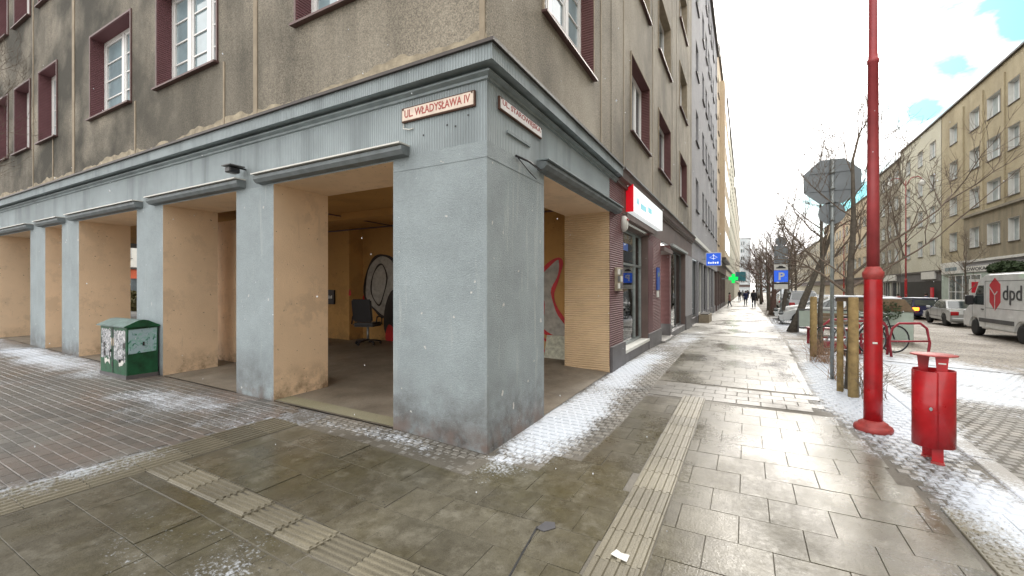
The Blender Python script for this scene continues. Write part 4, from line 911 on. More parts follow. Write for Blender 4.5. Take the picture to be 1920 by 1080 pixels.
# sign posts
def post(name, label, x, y, h, r=.028, group=None):
    t = thing(name, label, 'sign post', (x, y, gz(x, y)), group=group); MB().tube([(0, 0, -.05), (0, 0, h)], r, 12).build('pole', 'steel', t); return t
sp_ = post('stop_sign', 'back of a grey octagonal sign above a round one on a thin post', 1.23, 8.7, 3.6)
oc = [(.42*math.cos(R_(22.5+45*i)), .395*math.sin(R_(22.5+45*i))+3.24) for i in range(8)]
f = MB().prism(oc, 1, .035, .042).build('octagon_plate', 'signback', sp_); MB().prism([(x*.99, 3.24+(z-3.24)*.99) for x, z in oc], 1, .0425, .045).build('front_face', 'signface', f)
for z in (3.1, 3.4): MB().box((-.3, .022, z-.012), (.3, .036, z+.012)).build('rail', 'signback', f)
f = MB().prism([(.185*math.cos(t), 2.72+.185*math.sin(t)) for t in [2*math.pi*i/28 for i in range(28)]], 1, .035, .041).build('round_plate', 'signback', sp_); MB().prism([(.18*math.cos(t), 2.72+.18*math.sin(t)) for t in [2*math.pi*i/28 for i in range(28)]], 1, .0415, .044).build('front_face', 'signface', f)
for z in (2.6, 2.84, 3.12, 3.38): MB().tube([(0, 0, z-.02), (0, 0, z+.02)], .038, 12).build('clamp', 'steel', sp_)
p2 = post('parking_sign', 'tall post with grey panels above a blue parking sign on the snowy verge', 1.52, 25.6, 4.0)
MB().prism([(.24*math.cos(t), 4.12+.24*math.sin(t)) for t in [2*math.pi*i/24 for i in range(24)]], 1, .03, .045).build('round_plate', 'signback', p2)
for z0, z1, m in ((3.35, 3.88, 'signback'), (3.0, 3.31, 'signback'), (2.66, 2.95, 'offwhite'), (1.95, 2.02, 'steel'), (1.7, 2.03, 'offwhite')): MB().box((-.3, -.045, z0), (.3, -.03, z1)).build('panel', m, p2)
MB().box((-.3, -.045, 2.06), (.3, -.03, 2.64)).build('parking_panel', 'bluelit', p2); text('P', 'lettering', 'offwhite', p2, (-.1, -.046, 2.16), (1, 0, 0), (0, 0, 1), .26, .38, world=False, bold=.03)
MB().prism([(-.2, 2.74), (.2, 2.74), (.2, 2.8), (.12, 2.82), (.06, 2.88), (-.08, 2.88), (-.13, 2.81), (-.2, 2.8)], 1, -.05, -.046).build('car_symbol', 'black', p2)
# ================================================================ trees
def tree(x, y, h, r, label, seed=1, lean=(0, 0), spread=1., twigs=1, m='bark', crown0=.42, thick=1., group='bare street trees along the pavement', dirs=None, nb=7):
    q = random.Random(seed); t = thing('bare_tree', label, 'tree', (x, y, gz(x, y)), group=group)
    tr = MB(); P = []; n = 7
    for i in range(n+1):
        k = i/n; P.append(Vector((lean[0]*k*h + q.uniform(-.02, .02)*h*.3, lean[1]*k*h + q.uniform(-.02, .02)*h*.3, k*h*.92-.05)))
    tr.tube(P, [r*(1.25 if i == 0 else 1)*(1-.72*i/n) for i in range(n+1)], 9); tr.build('trunk', m, t)
    cr_ = MB()
    def branch(p, d, L_, r_, lev):
        pts = [p]; k = 3 if lev > 1 else 5; dd = d.copy()
        for i in range(k):
            dd = (dd + Vector((q.gauss(0, .16), q.gauss(0, .16), q.gauss(.07, .12)))).normalized(); pts.append(pts[-1]+dd*L_/k)
        cr_.tube(pts, [r_*(1-.75*i/k) for i in range(k+1)], 5 if lev == 0 else 4 if lev == 1 else 3, caps=False)
        if lev < 3:
            for _ in range(int([6, 6, 3][lev]*twigs) if lev < 2 else 3):
                i = q.uniform(.25, 1)*k; a = pts[int(min(i, k-1))].lerp(pts[int(min(i, k-1))+1], i % 1)
                sd_ = Vector((q.gauss(0, 1), q.gauss(0, 1), q.gauss(.25, .7))).normalized(); nd = (dd*.9+sd_*.8).normalized()
                branch(a, nd, L_*q.uniform(.4, .62), max(r_*.42, .0028), lev+1)
    for i in range(nb):
        k = crown0 + (1-crown0)*(i+.3)/nb; a = i*2.4+q.uniform(-.4, .4); j = min(n-1, int(k*n)); base = P[j].lerp(P[j+1], k*n-j)
        d = Vector((math.cos(a), math.sin(a), .55+.6*k)).normalized()
        branch(base, d, h*.42*spread*(1.15-.55*(k-crown0)/(1-crown0)), r*.34*(1.2-.6*k)*thick, 0)
    if dirs:
        for (k, d, L_) in dirs: j = min(n-1, int(k*n)); branch(P[j].lerp(P[j+1], k*n-j), Vector(d).normalized(), L_, r*.32, 0)
    branch(P[-1], Vector((lean[0], lean[1], 1)).normalized(), h*.25, r*.26, 0)
    cr_.build('crown', m if m != 'bark' else 'twig', t, recalc=False); return t
tree(1.36, 7.95, 3.7, .07, 'young bare tree tied between two wooden stakes behind the red lamp post', 3, spread=.88, crown0=.36, dirs=[(.45, (1, .35, .5), 1.8), (.5, (.9, -.3, .8), 1.6), (.42, (-.8, .2, .7), 1.2)], thick=.62)
tree(1.5, 12.0, 4.4, .06, 'slender bare tree behind the single wooden stake', 8, crown0=.4, spread=.95, nb=8)
tree(1.52, 19.74, 4.9, .15, 'strongly leaning dark tree trunk growing from the snowy verge', 12, lean=(.32, .1), crown0=.5, spread=1.15, nb=8)
tree(1.62, 27.5, 5.0, .13, 'bare tree right behind the parking sign', 15, lean=(.12, 0), crown0=.35, spread=1.1, nb=9)
tree(1.55, 35, 4.9, .2, 'reddish barked tree beside the walker', 17, lean=(.06, 0), m='barkred', crown0=.3, spread=1.15, nb=9)
rnd = random.Random(8)
for i in range(7):
    tree(1.7+rnd.uniform(-.2, .5), 43+i*10, 5.6+i*.25, .14, ['first', 'second', 'third', 'fourth', 'fifth', 'sixth', 'seventh'][i]+' bare tree beyond the reddish barked one along the pavement', 20+i, m='barkred' if i % 2 else 'bark', crown0=.25, spread=1.2, nb=9, lean=(-.03, 0), thick=1.3)
for i, (x, y, h) in enumerate(((12.3, 38, 4.6), (12.4, 60, 6), (12.3, 76, 7), (11.8, 95, 8))):
    tree(x, y, h, .09, ['small bare tree in front of the lawyer shop', 'bare tree before the pale cream building', 'bare tree before the sooty building', 'bare tree before the ochre building'][i], 40+i, crown0=.4, group='bare trees on the far pavement')
for i in range(6):
    tree(5.2+i*.9, 62+i*17, 7.5, .18, ['nearest', 'second', 'third', 'fourth', 'fifth', 'farthest'][i]+' bare tree of the row down the middle of the distant street', 60+i, crown0=.3, spread=1.2, nb=8, group='bare trees down the distant street', thick=1.4)
# stakes
def stake(x, y, h, r, label, lx=0):
    t = thing('wooden_stake', label, 'stake', (x, y, gz(x, y)), group='round wooden tree stakes'); mb = MB(); mb.tube([(0, 0, -.05), (lx*.5, 0, h*.5), (lx, 0, h-.02), (lx, 0, h)], [r, r*.97, r*.94, r*.85], 14); mb.build('post', 'wood', t); MB().lathe([(r*.8, h), (r*.6, h+.004)], (lx, 0, 0), 12).build('cut_end', 'woodend', t); return t
stake(1.19, 7.75, 1.36, .042, 'thinner left stake of the pair behind the lamp post'); stake(1.29, 7.45, 1.36, .062, 'thicker right stake of the pair behind the lamp post')
stake(1.3, 11.56, 1.32, .068, 'single round stake left of the thin sign post')
tb = thing('tree_tie', 'dark rubber tie and snow capped crossbar joining the two stakes', 'tie', (1.3, 7.6, 1.3)); MB().box((1.12, 7.56, 1.36), (1.5, 7.66, 1.42)).build('crossbar', 'woodend', tb, True); MB().box((1.1, 7.53, 1.421), (1.5, 7.67, 1.445)).build('snow_cap', 'snow', tb, True, bevel=.008)
MB().ring((1.36, 7.8, 1.34), .1, .018, axis=0).build('strap', 'black', tb, True)
# dry stems at the verge
def stems(x, y, n, h, label, seed, m='twigpale', sp=.3):
    q = random.Random(seed); mb = MB()
    for _ in range(n):
        a = q.uniform(0, 6.28); r = q.uniform(0, sp); p = Vector((r*math.cos(a), r*math.sin(a), -.02)); d = Vector((q.gauss(0, .35), q.gauss(0, .35), 1)).normalized(); L_ = h*q.uniform(.4, 1.1)
        pts = [p, p+d*L_*.5, p+d*L_+Vector((q.gauss(0, .05), q.gauss(0, .05), 0))]; mb.tube(pts, [.004, .003, .0015], 3, caps=False)
        for k in range(3): s0 = pts[1].lerp(pts[2], q.random()); mb.tube([s0, s0+Vector((q.gauss(0, .07), q.gauss(0, .07), q.uniform(.0, .1)))], [.002, .001], 3, caps=False)
    o = mb.build('dry_plant', m, None, recalc=False); o.location = (x, y, gz(x, y)); return tag(o, label, 'plant', 'dry plants on the verge')
stems(1.38, 10.7, 90, .6, 'reddish dry stems between the single stake and the thin sign post', 1)
stems(1.42, 8.6, 60, .45, 'dry stems at the foot of the thin sign post', 2); stems(1.48, 7.5, 45, .5, 'sparse dry weeds right beside the stake pair', 3, 'twig', .2)
stems(1.4, 24.6, 60, .4, 'low dry stems at the foot of the parking sign', 4, 'twig', .5); stems(1.5, 33, 120, .7, 'dark low shrub beside the reddish trunk', 5, 'twig', .6)
# ================================================================ bicycle stand, bicycle, seats, big planter
def bicycle(x, y, rz, label, m='black'):
    t = thing('bicycle', label, 'bicycle', (x, y, gz(x, y)), rz)
    for yy in (-.53, .53):
        w_ = MB().ring((0, yy, .35), .33, .018, n=24, k=6).build('wheel', 'rubber', t); MB().ring((0, yy, .35), .31, .008, n=24, k=4).build('rim', 'steel', w_)
        sp2 = MB()
        for i in range(10): a = math.pi*i/10; sp2.tube([(0, yy+.3*math.cos(a), .35+.3*math.sin(a)), (0, yy-.3*math.cos(a), .35-.3*math.sin(a))], .002, 3)
        sp2.build('spokes', 'steel', w_)
    fr = MB()
    for a, b in (((0, -.53, .35), (0, -.02, .3)), ((0, -.02, .3), (0, -.16, .82)), ((0, -.16, .8), (0, .36, .82)), ((0, -.02, .3), (0, .38, .72)), ((0, -.53, .35), (0, -.15, .76)), ((0, .53, .35), (0, .36, .9))): fr.tube([a, b], .016, 7)
    fr.build('frame', m, t); MB().box((-.07, -.28, .86), (.07, -.04, .91)).build('saddle', 'black', t, bevel=.02); MB().tube([(-.28, .28, .98), (-.15, .36, .98), (0, .36, .95), (.15, .36, .98), (.28, .28, .98)], .012, 7).build('handlebar', 'black', t)
    MB().lathe([(.09, -.01), (.09, .01)], (0, -.02, .3), 14, axis=0).build('chainring', 'steel', t); return t
bicycle(2.7, 13.6, R_(-68), 'dark bicycle parked in the red stand behind the lamp post')
bicycle(2.05, 12.3, R_(-60), 'second bicycle, grey framed, at the left end of the red stand', 'greycar')
def hoop(x, y, rz, label):
    t = thing('bicycle_stand', label, 'bicycle stand', (x, y, gz(x, y)), rz, 'red steel bicycle stands')
    MB().tube([(0, -.42, 0), (0, -.47, .35), (0, -.4, .68), (0, -.25, .8), (0, .25, .8), (0, .4, .68), (0, .47, .35), (0, .42, 0)], .028, 9).build('hoop', 'redrust', t); MB().tube([(0, -.47, .38), (0, .47, .38)], .022, 8).build('crossbar', 'redrust', t); return t
hoop(3.35, 13.3, R_(-62), 'red hoop stand with crossbar at the right, its legs in the snow'); hoop(2.55, 13.0, R_(-62), 'middle red hoop stand partly hidden by the lamp post')
hoop(1.95, 12.55, R_(-62), 'left red hoop stand seen between the stakes'); hoop(3.0, 15.2, R_(-62), 'rear red hoop stand partly behind the right one')
def seat(x, y, rz, label):
    t = thing('red_framed_seat', label, 'seat', (x, y, gz(x, y)), rz)
    for sx in (-.42, .42):
        MB().box((sx-.03, -.03, 0), (sx+.03, .03, .95)).build('upright', 'redrust', t); MB().box((sx-.03, .0301, .4), (sx+.03, .45, .45)).build('arm', 'redrust', t); MB().box((sx-.03, .42, 0), (sx+.03, .47, .4)).build('leg', 'redrust', t)
    for i in range(3): MB().box((-.39, -.02, .58+.11*i), (.39, .02, .68+.11*i)).build('back_slat', 'brownroof', t)
    for i in range(3): MB().box((-.5, .06+.13*i, .451), (.5, .17+.13*i, .48)).build('seat_slat', 'redrust', t)
    return t
seat(2.05, 14.6, R_(10), 'red framed seat with brown slatted back behind the thin sign post')
tr_ = thing('red_planter_tray', 'low red brown tray with snow on it in front of the red framed seat', 'tray', (2.0, 13.4, gz(2, 13.4))); MB().box((-.55, -.35, .08), (.65, .35, .24)).build('tray', 'redrust', tr_, bevel=.02); MB().box((-.5, -.3, .241), (.6, .3, .27)).build('snow_cover', 'snow', tr_, bevel=.01)
def panelbox(x0, x1, y0, y1, h, label, name, m, top, topm, snowtop=False):
    z = gz((x0+x1)/2, (y0+y1)/2); t = thing(name, label, 'planter', ((x0+x1)/2, (y0+y1)/2, z))
    MB().box((x0, y0, z-.2), (x1, y1, z+h)).build('box', m, t, True, bevel=.03); n = 3
    MB().prism([(x0-.04, z+h+.004), (x1+.04, z+h+.004), (x1-.25, z+h+top), (x0+.25, z+h+top)], 1, y0-.04, y1+.04).build('lid', topm, t, True)
    if snowtop: MB().box((x0+.3, y0, z+h+top+.002), (x1-.3, y1, z+h+top+.05)).build('snow_cover', 'snow', t, True, bevel=.02)
    return t
pbx = panelbox(3.3, 4.95, 19.2, 20.6, 1.0, 'big pale mint container with slanted brown top behind the bicycle stand', 'container', 'mint', .42, 'brownroof', True)
leaf = leafcloud('ivy', 'evergreen', 260, (4.2, 19.1, gz(4.2, 19.1)+1.0), (.5, .1, .35), size=.045, seed=5); tag(leaf, 'straggly green ivy hanging over the pale mint container', 'plant')
en = thing('parklet', 'low pale panelled enclosure with dark frame behind the single stake', 'enclosure', (2.2, 20.5, gz(2.2, 20.5)))
for i in range(3):
    x0 = 1.75+.5*i; z = gz(2.2, 20); MB().box((x0, 19.6, z+.25), (x0+.46, 19.64, z+.85)).build('panel', 'mint', en, True); MB().box((x0-.04, 19.58, z), (x0-.001, 19.66, z+.9)).build('frame_post', 'bumper', en, True)
MB().box((1.7, 19.57, gz(2, 20)+.86), (3.25, 19.67, gz(2, 20)+.91)).build('top_rail', 'bumper', en, True); MB().box((1.7, 19.57, gz(2, 20)+.16), (3.25, 19.67, gz(2, 20)+.22)).build('bottom_rail', 'bumper', en, True)
# ================================================================ green utility cabinet
gx0, gx1, gy0, gy1 = -9.42, -8.45, 3.1, 3.39; gz0 = G(-8.9, 3.2)
cbx = thing('utility_cabinet', 'green metal utility cabinet covered in torn posters against the grey arcade pillar', 'cabinet', (-8.93, 3.25, gz0))
gy0 = 2.98
MB().box((gx0, gy0, gz0-.03), (gx1, gy1, gz0+.8), {'X': 0, '': 0}).build('body', 'greenbox', cbx, True, bevel=.008)
MB().box((gx0-.01, gy0-.01, gz0-.04), (gx1+.01, gy1, gz0+.05)).build('plinth', 'stone', cbx, True)
arc = [(gy0-.04, gz0+.8), (gy0-.04, gz0+.815), (gy0+.05, gz0+.86), (gy0+.14, gz0+.905), (gy0+.205, gz0+.915), (gy0+.27, gz0+.9), (gy0+.36, gz0+.85), (gy1+.015, gz0+.815), (gy1+.015, gz0+.8)]
MB().prism(arc, 0, gx0-.04, gx1+.02).build('lid', 'greenlid', cbx, True); MB().prism([(a, b-.0) for a, b in arc], 0, gx1+.021, gx1+.03).build('lid_end', 'greenbox', cbx, True)
MB().box((-8.945, gy0-.006, gz0+.06), (-8.93, gy0-.001, gz0+.79)).build('door_gap', 'black', cbx, True)
for x0, x1, z0, z1, m in ((-9.38, -9.0, .3, .76, 'poster'), (-8.9, -8.49, .26, .75, 'poster'), (-9.25, -9.05, .2, .27, 'offwhite'), (-8.72, -8.55, .2, .3, 'offwhite'), (-9.0, -8.9, .5, .62, 'cream')):
    mb = MB(); n = 7; yy = gy0-.003
    top = [(x0+(x1-x0)*i/n, gz0+z1+rnd.uniform(-.03, .02)) for i in range(n+1)]; bot = [(x0+(x1-x0)*i/n, gz0+z0+rnd.uniform(-.03, .03)) for i in range(n+1)]
    for i in range(n): mb.quad([(bot[i][0], yy, bot[i][1]), (bot[i+1][0], yy, bot[i+1][1]), (top[i+1][0], yy, top[i+1][1]), (top[i][0], yy, top[i][1])])
    mb.build('poster', m, cbx, True, recalc=False)
mb = MB(); mb.quad([(gx1+.004, gy0+.02, gz0+.38), (gx1+.004, gy1-.03, gz0+.4), (gx1+.004, gy1-.02, gz0+.78), (gx1+.004, gy0+.02, gz0+.76)]); mb.build('poster', 'posterteal', cbx, True, recalc=False)
MB().box((gx1, gy0+.2, gz0+.5), (gx1+.02, gy0+.22, gz0+.56)).build('handle', 'black', cbx, True)
mb = MB()
for i in range(14):
    a_, b_ = rnd.uniform(-9.38, -8.55), rnd.uniform(.08, .6); w8, h8 = rnd.uniform(.03, .09), rnd.uniform(.03, .12); mb.quad([(a_, gy0-.0045, gz0+b_), (a_+w8, gy0-.0045, gz0+b_+rnd.uniform(-.01, .01)), (a_+w8*.9, gy0-.0045, gz0+b_+h8), (a_+.01, gy0-.0045, gz0+b_+h8*.8)])
mb.build('sticker_remains', 'grafblack', cbx, True, recalc=False)
# ================================================================ office chair in the arcade
ox, oy = -8.05, 7.45; oc_ = thing('office_chair', 'black swivel office chair left by the graffiti wall inside the arcade', 'chair', (ox, oy, G(ox, oy)), R_(200))
for i in range(5):
    a = 2*math.pi*i/5; l_ = MB().tube([(0, 0, .12), (.3*math.cos(a), .3*math.sin(a), .075)], .022, 6).build('leg', 'black', oc_); MB().lathe([(.03, -.02), (.03, .02)], (.3*math.cos(a), .3*math.sin(a), .035), 10, axis=0).build('castor', 'black', l_)
MB().tube([(0, 0, .1), (0, 0, .44)], .028, 10).build('gas_lift', 'steel', oc_); MB().box((-.27, -.26, .44), (.27, .26, .54)).build('seat', 'black', oc_, bevel=.04, seg=2); MB().prism([(.2, .56), (.26, .56), (.36, 1.1), (.29, 1.1)], 0, -.25, .25).build('backrest', 'black', oc_, bevel=.03, seg=2)
for sx in (-.31, .31): MB().tube([(sx, -.1, .48), (sx, -.1, .68), (sx, .15, .68), (sx, .2, .5)], .018, 6).build('armrest', 'black', oc_)
# ================================================================ vehicles
def wheel(t, x, y, r, w_=.2, side=-1):
    wt = MB().lathe([(r*.62, -w_/2), (r*.93, -w_/2), (r, -w_*.32), (r, w_*.32), (r*.93, w_/2), (r*.62, w_/2)], (x, y, r), 28, axis=0).build('wheel', 'rubber', t)
    rm = MB(); xo = x+side*w_*.42; rm.ring((xo, y, r), r*.58, r*.05, n=24, k=5)
    for i in range(5):
        a = 2*math.pi*i/5+.3; rm.prism([(y+r*.56*math.cos(a-.18), r+r*.56*math.sin(a-.18)), (y+r*.56*math.cos(a+.18), r+r*.56*math.sin(a+.18)), (y+r*.1*math.cos(a+.9), r+r*.1*math.sin(a+.9)), (y+r*.1*math.cos(a-.9), r+r*.1*math.sin(a-.9))], 0, min(xo, xo+side*.015), max(xo, xo+side*.015))
    rm.build('rim', 'rim', wt); MB().lathe([(r*.6, 0), (r*.6, .01)], (xo-side*.06, y, r), 20, axis=0).build('brake_disc', 'bumper', wt)
def arch(y, r, z0, n=7): return [(y+r*math.cos(math.pi-math.pi*i/n), z0+r*math.sin(math.pi-math.pi*i/n)) for i in range(n+1)]
def car(x, y, rz, label, paint='silvercar', Lf=2.2, Lr=2.25, W=.88, H=1.45, hatch=False, snow=True, lit=False, group=None, suv=False, name='parked_car'):
    t = thing(name, label, 'car', (x, y, gz(x, y)), rz, group); k = .14 if suv else 0; r = .33+k*.3; zb = .24+k; za = r
    belt = .92+k*1.6; H = H+k*1.8; ra, fa = -1.3, 1.32
    tail = [(-Lr, .42+k), (-Lr-.02, .7+k), (-Lr+.06, belt+.02)]; tail += [(-1.55, belt+.08)] if not hatch else [(-Lr+.18, belt+.03)]
    P = tail + [(-.3, belt+.02), (.85, belt+.0), (1.5, belt-.1), (Lf-.22, belt-.24), (Lf-.03, belt-.4), (Lf, .42+k), (Lf-.08, zb)] + arch(fa, r+.05, za)[::-1] + arch(ra, r+.05, za)[::-1] + [(-Lr+.08, zb)]
    b = MB().prism(P, 0, -W, W).build('body', paint, t, bevel=.045, seg=2)
    g0, g1, g2, g3 = (-Lr+.12 if hatch else -1.62, belt+.03), (-Lr+.45 if hatch else -.95, H-.04), (.15, H), (1.0, belt+.01); wi = .2
    def gh(scale=1.0, m=paint, nm='cabin'):
        mb = MB(); q = []
        for sx in (-1, 1): q.append([mb.P((sx*(W-.05)*scale, g0[0], g0[1]-.05)), mb.P((sx*(W-wi)*scale, g1[0], g1[1])), mb.P((sx*(W-wi)*scale, (g1[0]+g2[0])/2, H+.01)), mb.P((sx*(W-wi)*scale, g2[0], g2[1]-.01)), mb.P((sx*(W-.05)*scale, g3[0], g3[1]-.05))])
        A, B = q
        for i in range(4): mb.F((A[i], A[i+1], B[i+1], B[i]))
        mb.F(A[::-1]); mb.F(B); mb.F((A[0], B[0], B[4], A[4])); return mb.build(nm, m, t, bevel=.03, seg=2)
    cab = gh()
    def lerp(a, b, f): return a[0]+(b[0]-a[0])*f, a[1]+(b[1]-a[1])*f
    def scr(a, b, nm):      # windscreen or rear window between profile points a (belt) and b (roof)
        mb = MB(); f0, f1 = .12, .9; p0, p1 = lerp(a, b, f0), lerp(a, b, f1); w0, w1 = (W-.05)+((W-wi)-(W-.05))*f0-.07, (W-.05)+((W-wi)-(W-.05))*f1-.05
        dy, dz = b[0]-a[0], b[1]-a[1]; l_ = math.hypot(dy, dz); ny, nz_ = dz/l_, -dy/l_
        if nz_ < 0: ny, nz_ = -ny, -nz_
        o = .018; mb.quad([(-w0, p0[0]+ny*o, p0[1]+nz_*o), (w0, p0[0]+ny*o, p0[1]+nz_*o), (w1, p1[0]+ny*o, p1[1]+nz_*o), (-w1, p1[0]+ny*o, p1[1]+nz_*o)]); return mb.build(nm, 'glasscar', t)
    scr((g3[0], g3[1]-.05), (g2[0], g2[1]), 'windscreen'); scr((g0[0], g0[1]-.05), g1, 'rear_window')
    for sx in (-1, 1):
        z0_, z1_ = belt+.05, H-.1; zf = lambda z: (z-(belt-.02))/(H-belt+.02)
        def pt(yy, z): return (sx*((W-.05)-(wi-.05)*zf(z)+.012), yy, z)
        yb0, yt0 = g0[0]+.22, g1[0]+.08; yb1, yt1 = g3[0]-.2, g2[0]-.02; ym = -.32
        for q in (((yb0, z0_), (ym-.04, z0_), (ym-.04, z1_), (yt0, z1_)), ((ym+.04, z0_), (yb1, z0_), (yt1, z1_), (ym+.04, z1_))):
            mb = MB(); mb.quad([pt(*c_) for c_ in q]); mb.build('side_window', 'glasscar', t)
        for yy in (ra, fa): wheel(t, sx*(W-.12), yy, r, .2, sx)
        MB().box((sx*(W+.005)-.004, -1.0, .5+k), (sx*(W+.005)+.004, 1.0, .53+k)).build('side_trim', 'bumper', t)
        MB().box((sx*(W+.08)-.09, .78, belt), (sx*(W+.08)+.09, .9, belt+.14)).build('mirror', paint, t, bevel=.03)
        MB().box((sx*(W-.17)-.16, -Lr-.035, .62+k), (sx*(W-.17)+.165, -Lr+.25, .84+k)).build('tail_lamp', 'taillit' if lit and sx < 0 else 'tail', t, bevel=.03)
        MB().box((sx*(W-.18)-.16, Lf-.2, belt-.36), (sx*(W-.18)+.15, Lf+.005, belt-.23)).build('headlight', 'glasscar', t, bevel=.03)
        MB().box((sx*(W+.003)-.006, .2, belt-.14), (sx*(W+.003)+.014, .36, belt-.115)).build('door_handle', paint, t)
        for yy in (-.32, .72, -1.05): MB().box((sx*(W+.0015)-.003, yy, .36+k), (sx*(W+.0015)+.003, yy+.012, belt-.02)).build('door_gap', 'black', t)
    MB().box((-W+.06, -Lr-.05, .34+k), (W-.06, -Lr+.02, .5+k)).build('rear_bumper', paint if not suv else 'bumper', t, bevel=.03); MB().box((-.26, -Lr-.062, .54+k), (.26, -Lr-.02, .65+k)).build('number_plate', 'numplate', t)
    MB().box((-.5, Lf-.04, .36+k), (.5, Lf+.02, .5+k)).build('grille', 'black', t)
    if snow: 
        MB().box((-W+wi+.04, g1[0]+.02, H+.005), (W-wi-.04, g2[0]-.02, H+.045)).build('snow_cover', 'snow', t, bevel=.018, seg=2)
    return t
car(10.5, 33.7, R_(-1), 'silver saloon with red tail lamps parked between the white van and a dark blue car', 'silvercar', snow=False)
car(10.6, 41.2, R_(6), 'dark blue saloon with one glowing orange tail lamp', 'bluecar', hatch=True, lit=True, snow=True)
car(10.4, 48.5, 0, 'white snow covered car in front of the dark blue one', 'whitecar', hatch=True)
car(3.3, 36.5, R_(2), 'light grey off-road car with black bumper and snow on its roof', 'greycar', hatch=True, suv=True)
car(3.6, 24.9, R_(86), 'white car with snow covered roof behind the pale panelled enclosure', 'silvercar', hatch=True)
car(3.6, 29.5, R_(88), 'second snowy light car behind the wooden stakes', 'whitecar', hatch=False)
for i in range(5):
    car(3.5+.1*i, 44+i*7.5, 0, ['light', 'white', 'grey', 'silver', 'farthest light'][i]+' snowy car parked '+['just beyond the off-road car', 'second beyond the off-road car', 'third beyond the off-road car', 'fourth beyond the off-road car', 'at the far end of the left row'][i], ['whitecar', 'whitecar', 'greycar', 'silvercar', 'whitecar'][i], hatch=i % 2 == 0, group='snowy cars parked down the street')
# delivery van
vx, vy = 8.56, 23.8; vz = gz(vx, vy)-.02
vn = thing('delivery_van', 'white delivery van with red cube logo on its side at the right edge', 'van', (vx+.98, vy, vz), R_(0))
W = .98; r = .34
VP = [(-2.9, .5), (-2.95, .75), (-2.92, 2.35), (-2.8, 2.52), (-2.2, 2.6), (.7, 2.6), (1.15, 2.52), (1.5, 2.32), (2.15, 1.42), (2.45, 1.28), (2.85, 1.02), (2.95, .8), (2.95, .42), (2.85, .3)] + arch(1.85, .42, .34)[::-1] + arch(-1.75, .42, .34)[::-1] + [(-2.85, .34)]
MB().prism(VP, 0, -W, W).build('body', 'whitecar', vn, bevel=.07, seg=3)
for sx in (-1, 1):
    for yy in (-1.75, 1.85): wheel(vn, sx*(W-.13), yy, .35, .23, sx)
    MB().prism([(1.0, 1.32), (1.98, 1.32), (1.95, 1.44), (1.5, 2.08), (1.38, 2.12), (1.0, 2.12)], 0, sx*(W+.002)-.004, sx*(W+.002)+.004).build('side_window', 'glasscar', vn)
    MB().box((sx*(W+.012)-.012, -1.28, .62), (sx*(W+.012)+.012, 1.38, .78)).build('side_moulding', 'bumper', vn); MB().box((sx*(W+.012)-.012, -2.9, .62), (sx*(W+.012)+.012, -2.2, .78)).build('side_moulding', 'bumper', vn)
    MB().box((sx*(W+.16)-.13, 1.75, 1.3), (sx*(W+.16)+.13, 1.92, 1.72)).build('mirror', 'black', vn, bevel=.04)
    for yy in (.88, 2.02): MB().box((sx*(W+.002)-.003, yy, .45), (sx*(W+.002)+.003, yy+.015, 2.3 if yy < 1 else 1.3)).build('door_gap', 'bumper', vn)
    MB().box((sx*(W+.01)-.015, 1.0, 1.12), (sx*(W+.01)+.015, 1.2, 1.16)).build('door_handle', 'black', vn)
    MB().box((sx*(W+.003)-.003, -2.8, 2.28), (sx*(W+.003)+.003, .86, 2.3)).build('seam', 'bumper', vn); MB().box((sx*(W+.003)-.003, -2.8, 1.2), (sx*(W+.003)+.003, .86, 1.215)).build('seam', 'bumper', vn)
    MB().box((sx*(W-.12)-.1, 2.7, .75), (sx*(W-.12)+.11, 2.97, 1.05)).build('headlight', 'glasscar', vn, bevel=.03)
mb = MB(); mb.quad([(-.85, 2.19, 1.42), (.85, 2.19, 1.42), (.78, 1.56, 2.32), (-.78, 1.56, 2.32)]); mb.build('windscreen', 'glasscar', vn)
MB().box((-W+.02, 2.8, .3), (W-.02, 3.0, .55)).build('front_bumper', 'bumper', vn, bevel=.04); MB().box((-.4, 2.94, .75), (.4, 2.97, .98)).build('grille', 'black', vn)
xs = -W-.006
mb = MB(); hexp = [(.1, 2.42), (.52, 2.15), (.52, 1.45), (.1, 1.12), (-.32, 1.45), (-.32, 2.15)]
mb.prism([(a, b) for a, b in hexp], 0, xs, xs+.005); lg = mb.build('logo', 'logored', vn)
mb = MB()
for (a, b, c, d) in ((.1, 1.74, .1, 1.14), (.1, 1.74, .5, 2.05), (.1, 1.74, -.1, 1.88)):
    dx_, dz_ = c-a, d-b; l_ = math.hypot(dx_, dz_); nx, nz2 = -dz_/l_*.028, dx_/l_*.028; mb.quad([(xs-.003, a+nx, b+nz2), (xs-.003, c+nx, d+nz2), (xs-.003, c-nx, d-nz2), (xs-.003, a-nx, b-nz2)])
mb.build('logo_lines', 'whitecar', lg, recalc=False)
text('dpd', 'lettering', 'charcoal', vn, (xs-.001, -.5, 1.38), (0, -1, 0), (0, 0, 1), 1.3, .72, world=False, bold=.01)
